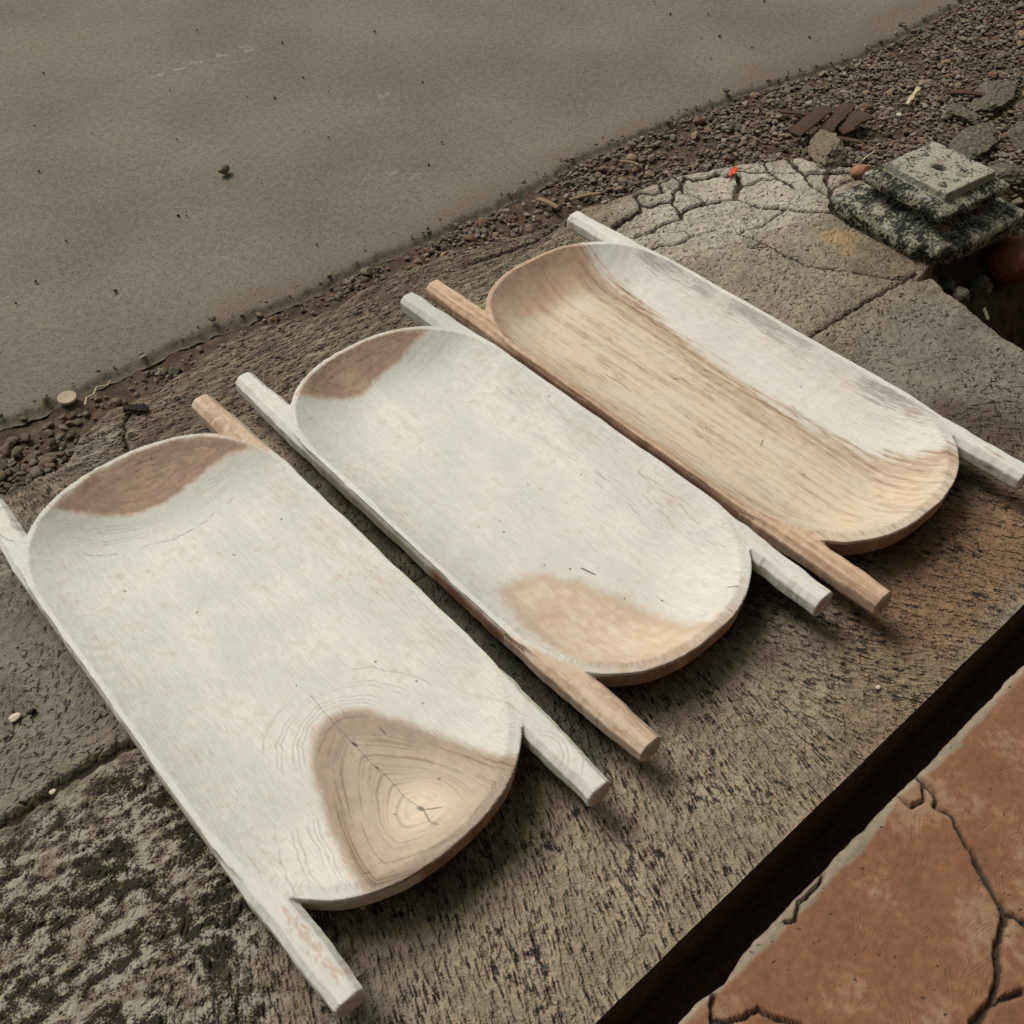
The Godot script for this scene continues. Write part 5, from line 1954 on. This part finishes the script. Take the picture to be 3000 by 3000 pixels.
	# dark dead leaf on the concrete
	var leaf := mesh_node("dead_leaf", slab_strip(33, 0.055, 0.026, 0.006, 0.5), surface(Color8(34, 32, 28), 0.8, 0.3))
	leaf.position = Vector3(0.503, 0.003, -1.857)
	leaf.rotation.y = -0.75
	tag(leaf, "black curled dead leaf behind the near tray's brown handle", "leaf")
	var chip := surface(Color8(200, 190, 168), 0.7, 0.4)
	for q in [[Vector3(-0.019, 0.004, -1.272), 0.011, "pale round stone chip on the concrete left of the near tray"], [Vector3(0.233, 0.003, -0.622), 0.005, "white crumb under the near rim of the nearest tray"], [Vector3(1.114, 0.002, -0.353), 0.005, "tiny white crumb on the concrete near the drain"], [Vector3(2.899, 0.008, -1.546), 0.011, "white flat pebble in the gravel below the pale sliver"], [Vector3(-0.03, -0.004, -1.105), 0.006, "pale crumb lying in the joint left of the nearest tray"]]:
		var c := mesh_node("crumb", rock(810, Vector3(1.0, 0.35, 0.7), 0.12, 4, 6), chip)
		c.position = q[0]
		c.scale = Vector3.ONE * q[1]
		tag(c, q[2], "crumb")
	var bit := mesh_node("crumb", rock(811, Vector3(0.008, 0.005, 0.006), 0.15, 4, 6), surface(Color8(22, 24, 24), 0.7))
	bit.position = Vector3(0.008, 0.004, -1.262)
	tag(bit, "black bit beside the pale chip left of the near tray", "crumb")
	# things lying in the drain
	var dm := speckle_material(Color8(60, 54, 46), Color8(110, 98, 84), 59, 0.05, 0.95, 0.1)
	for q in [[0.915, -0.235, 0.011, "small round stone in the drain bed"], [1.015, -0.235, 0.009, "angular stone in the drain bed, right of the round one"]]:
		var s := mesh_node("drain_stone", rock(820 + int(q[2] * 1000), Vector3(1.0, 0.7, 0.8), 0.12, 3, 7), dm)
		s.position = Vector3(q[0], -0.192, q[1])
		s.scale = Vector3.ONE * q[2]
		tag(s, q[3], "stone")
	# crumbled mortar in the red floor's crack
	var rr := RandomNumberGenerator.new()
	rr.seed = 66
	var pc := ragged(RED_CRACKS[1][1], 0.016, 0.004, 501)
	for p in pc:
		if rr.randf() < 0.6:
			continue
		var s := mesh_node("crack_fragment", rock(830 + rr.randi() % 6, Vector3(1.0, 0.5, 0.75), 0.15, 5, 5), dm)
		s.transform = Transform3D(Basis(Vector3.UP, rr.randf_range(0, TAU)).scaled_local(Vector3.ONE * rr.randf_range(0.003, 0.008)), Vector3(p.x + rr.randf_range(-0.005, 0.005), -0.0125, p.y))
		tag(s, "broken grey fragment lying in the wide crack of the red floor", "fragment", "fragments in the red floor's crack")
	# fern in the pit
	var fern := root_node("fern_sprig", Vector3(2.325, -0.10, -0.850))
	tag(fern, "small pale fern sprig at the edge of the dark pit", "fern")
	var fm := surface(Color8(150, 156, 128), 0.8)
	fern.scale = Vector3.ONE * 0.42
	var stem := PackedVector3Array()
	for k in 7:
		stem.append(Vector3(0.002 * k + 0.02 * sin(k * 0.2), 0.006 * k, -0.010 * k))
	tube("stem", stem, 0.0012, fm, fern)
	for k in range(1, 7):
		for side in [-1, 1]:
			var lf := mesh_node("leaflet", slab_strip(40 + k, 0.017 - 0.001 * k, 0.007, 0.0008, 0.2), fm, fern)
			lf.position = stem[k] + Vector3(side * 0.008, 0, 0)
			lf.rotation.y = side * 0.9
			lf.rotation.z = side * 0.3

func tube_mesh(path: Array, rad: float) -> ArrayMesh:
	var v := PackedVector3Array()
	var idx := PackedInt32Array()
	for k in path.size():
		var d: Vector3 = (path[mini(k + 1, path.size() - 1)] - path[maxi(k - 1, 0)]).normalized()
		var a := d.cross(Vector3.UP if absf(d.y) < 0.9 else Vector3.RIGHT).normalized()
		var b := d.cross(a)
		for s in 8:
			v.append(path[k] + (a * cos(s * TAU / 8) + b * sin(s * TAU / 8)) * rad * (1.0 - 0.4 * k / path.size()))
	for k in path.size() - 1:
		for s in 8:
			var a := k * 8 + s
			var b := k * 8 + (s + 1) % 8
			idx.append_array(PackedInt32Array([a, b, a + 8, b, b + 8, a + 8]))
	return finish(v, idx)

func tube(called: String, path: Array, rad: float, mat: Material, parent: Node) -> void:
	mesh_node(called, tube_mesh(path, rad), mat, parent)

func lay_tube(called: String, path: Array, rad: float, mat: Material, label: String, category: String) -> void:
	var o := mesh_node(called, tube_mesh(path, rad), mat)
	tag(o, label, category)
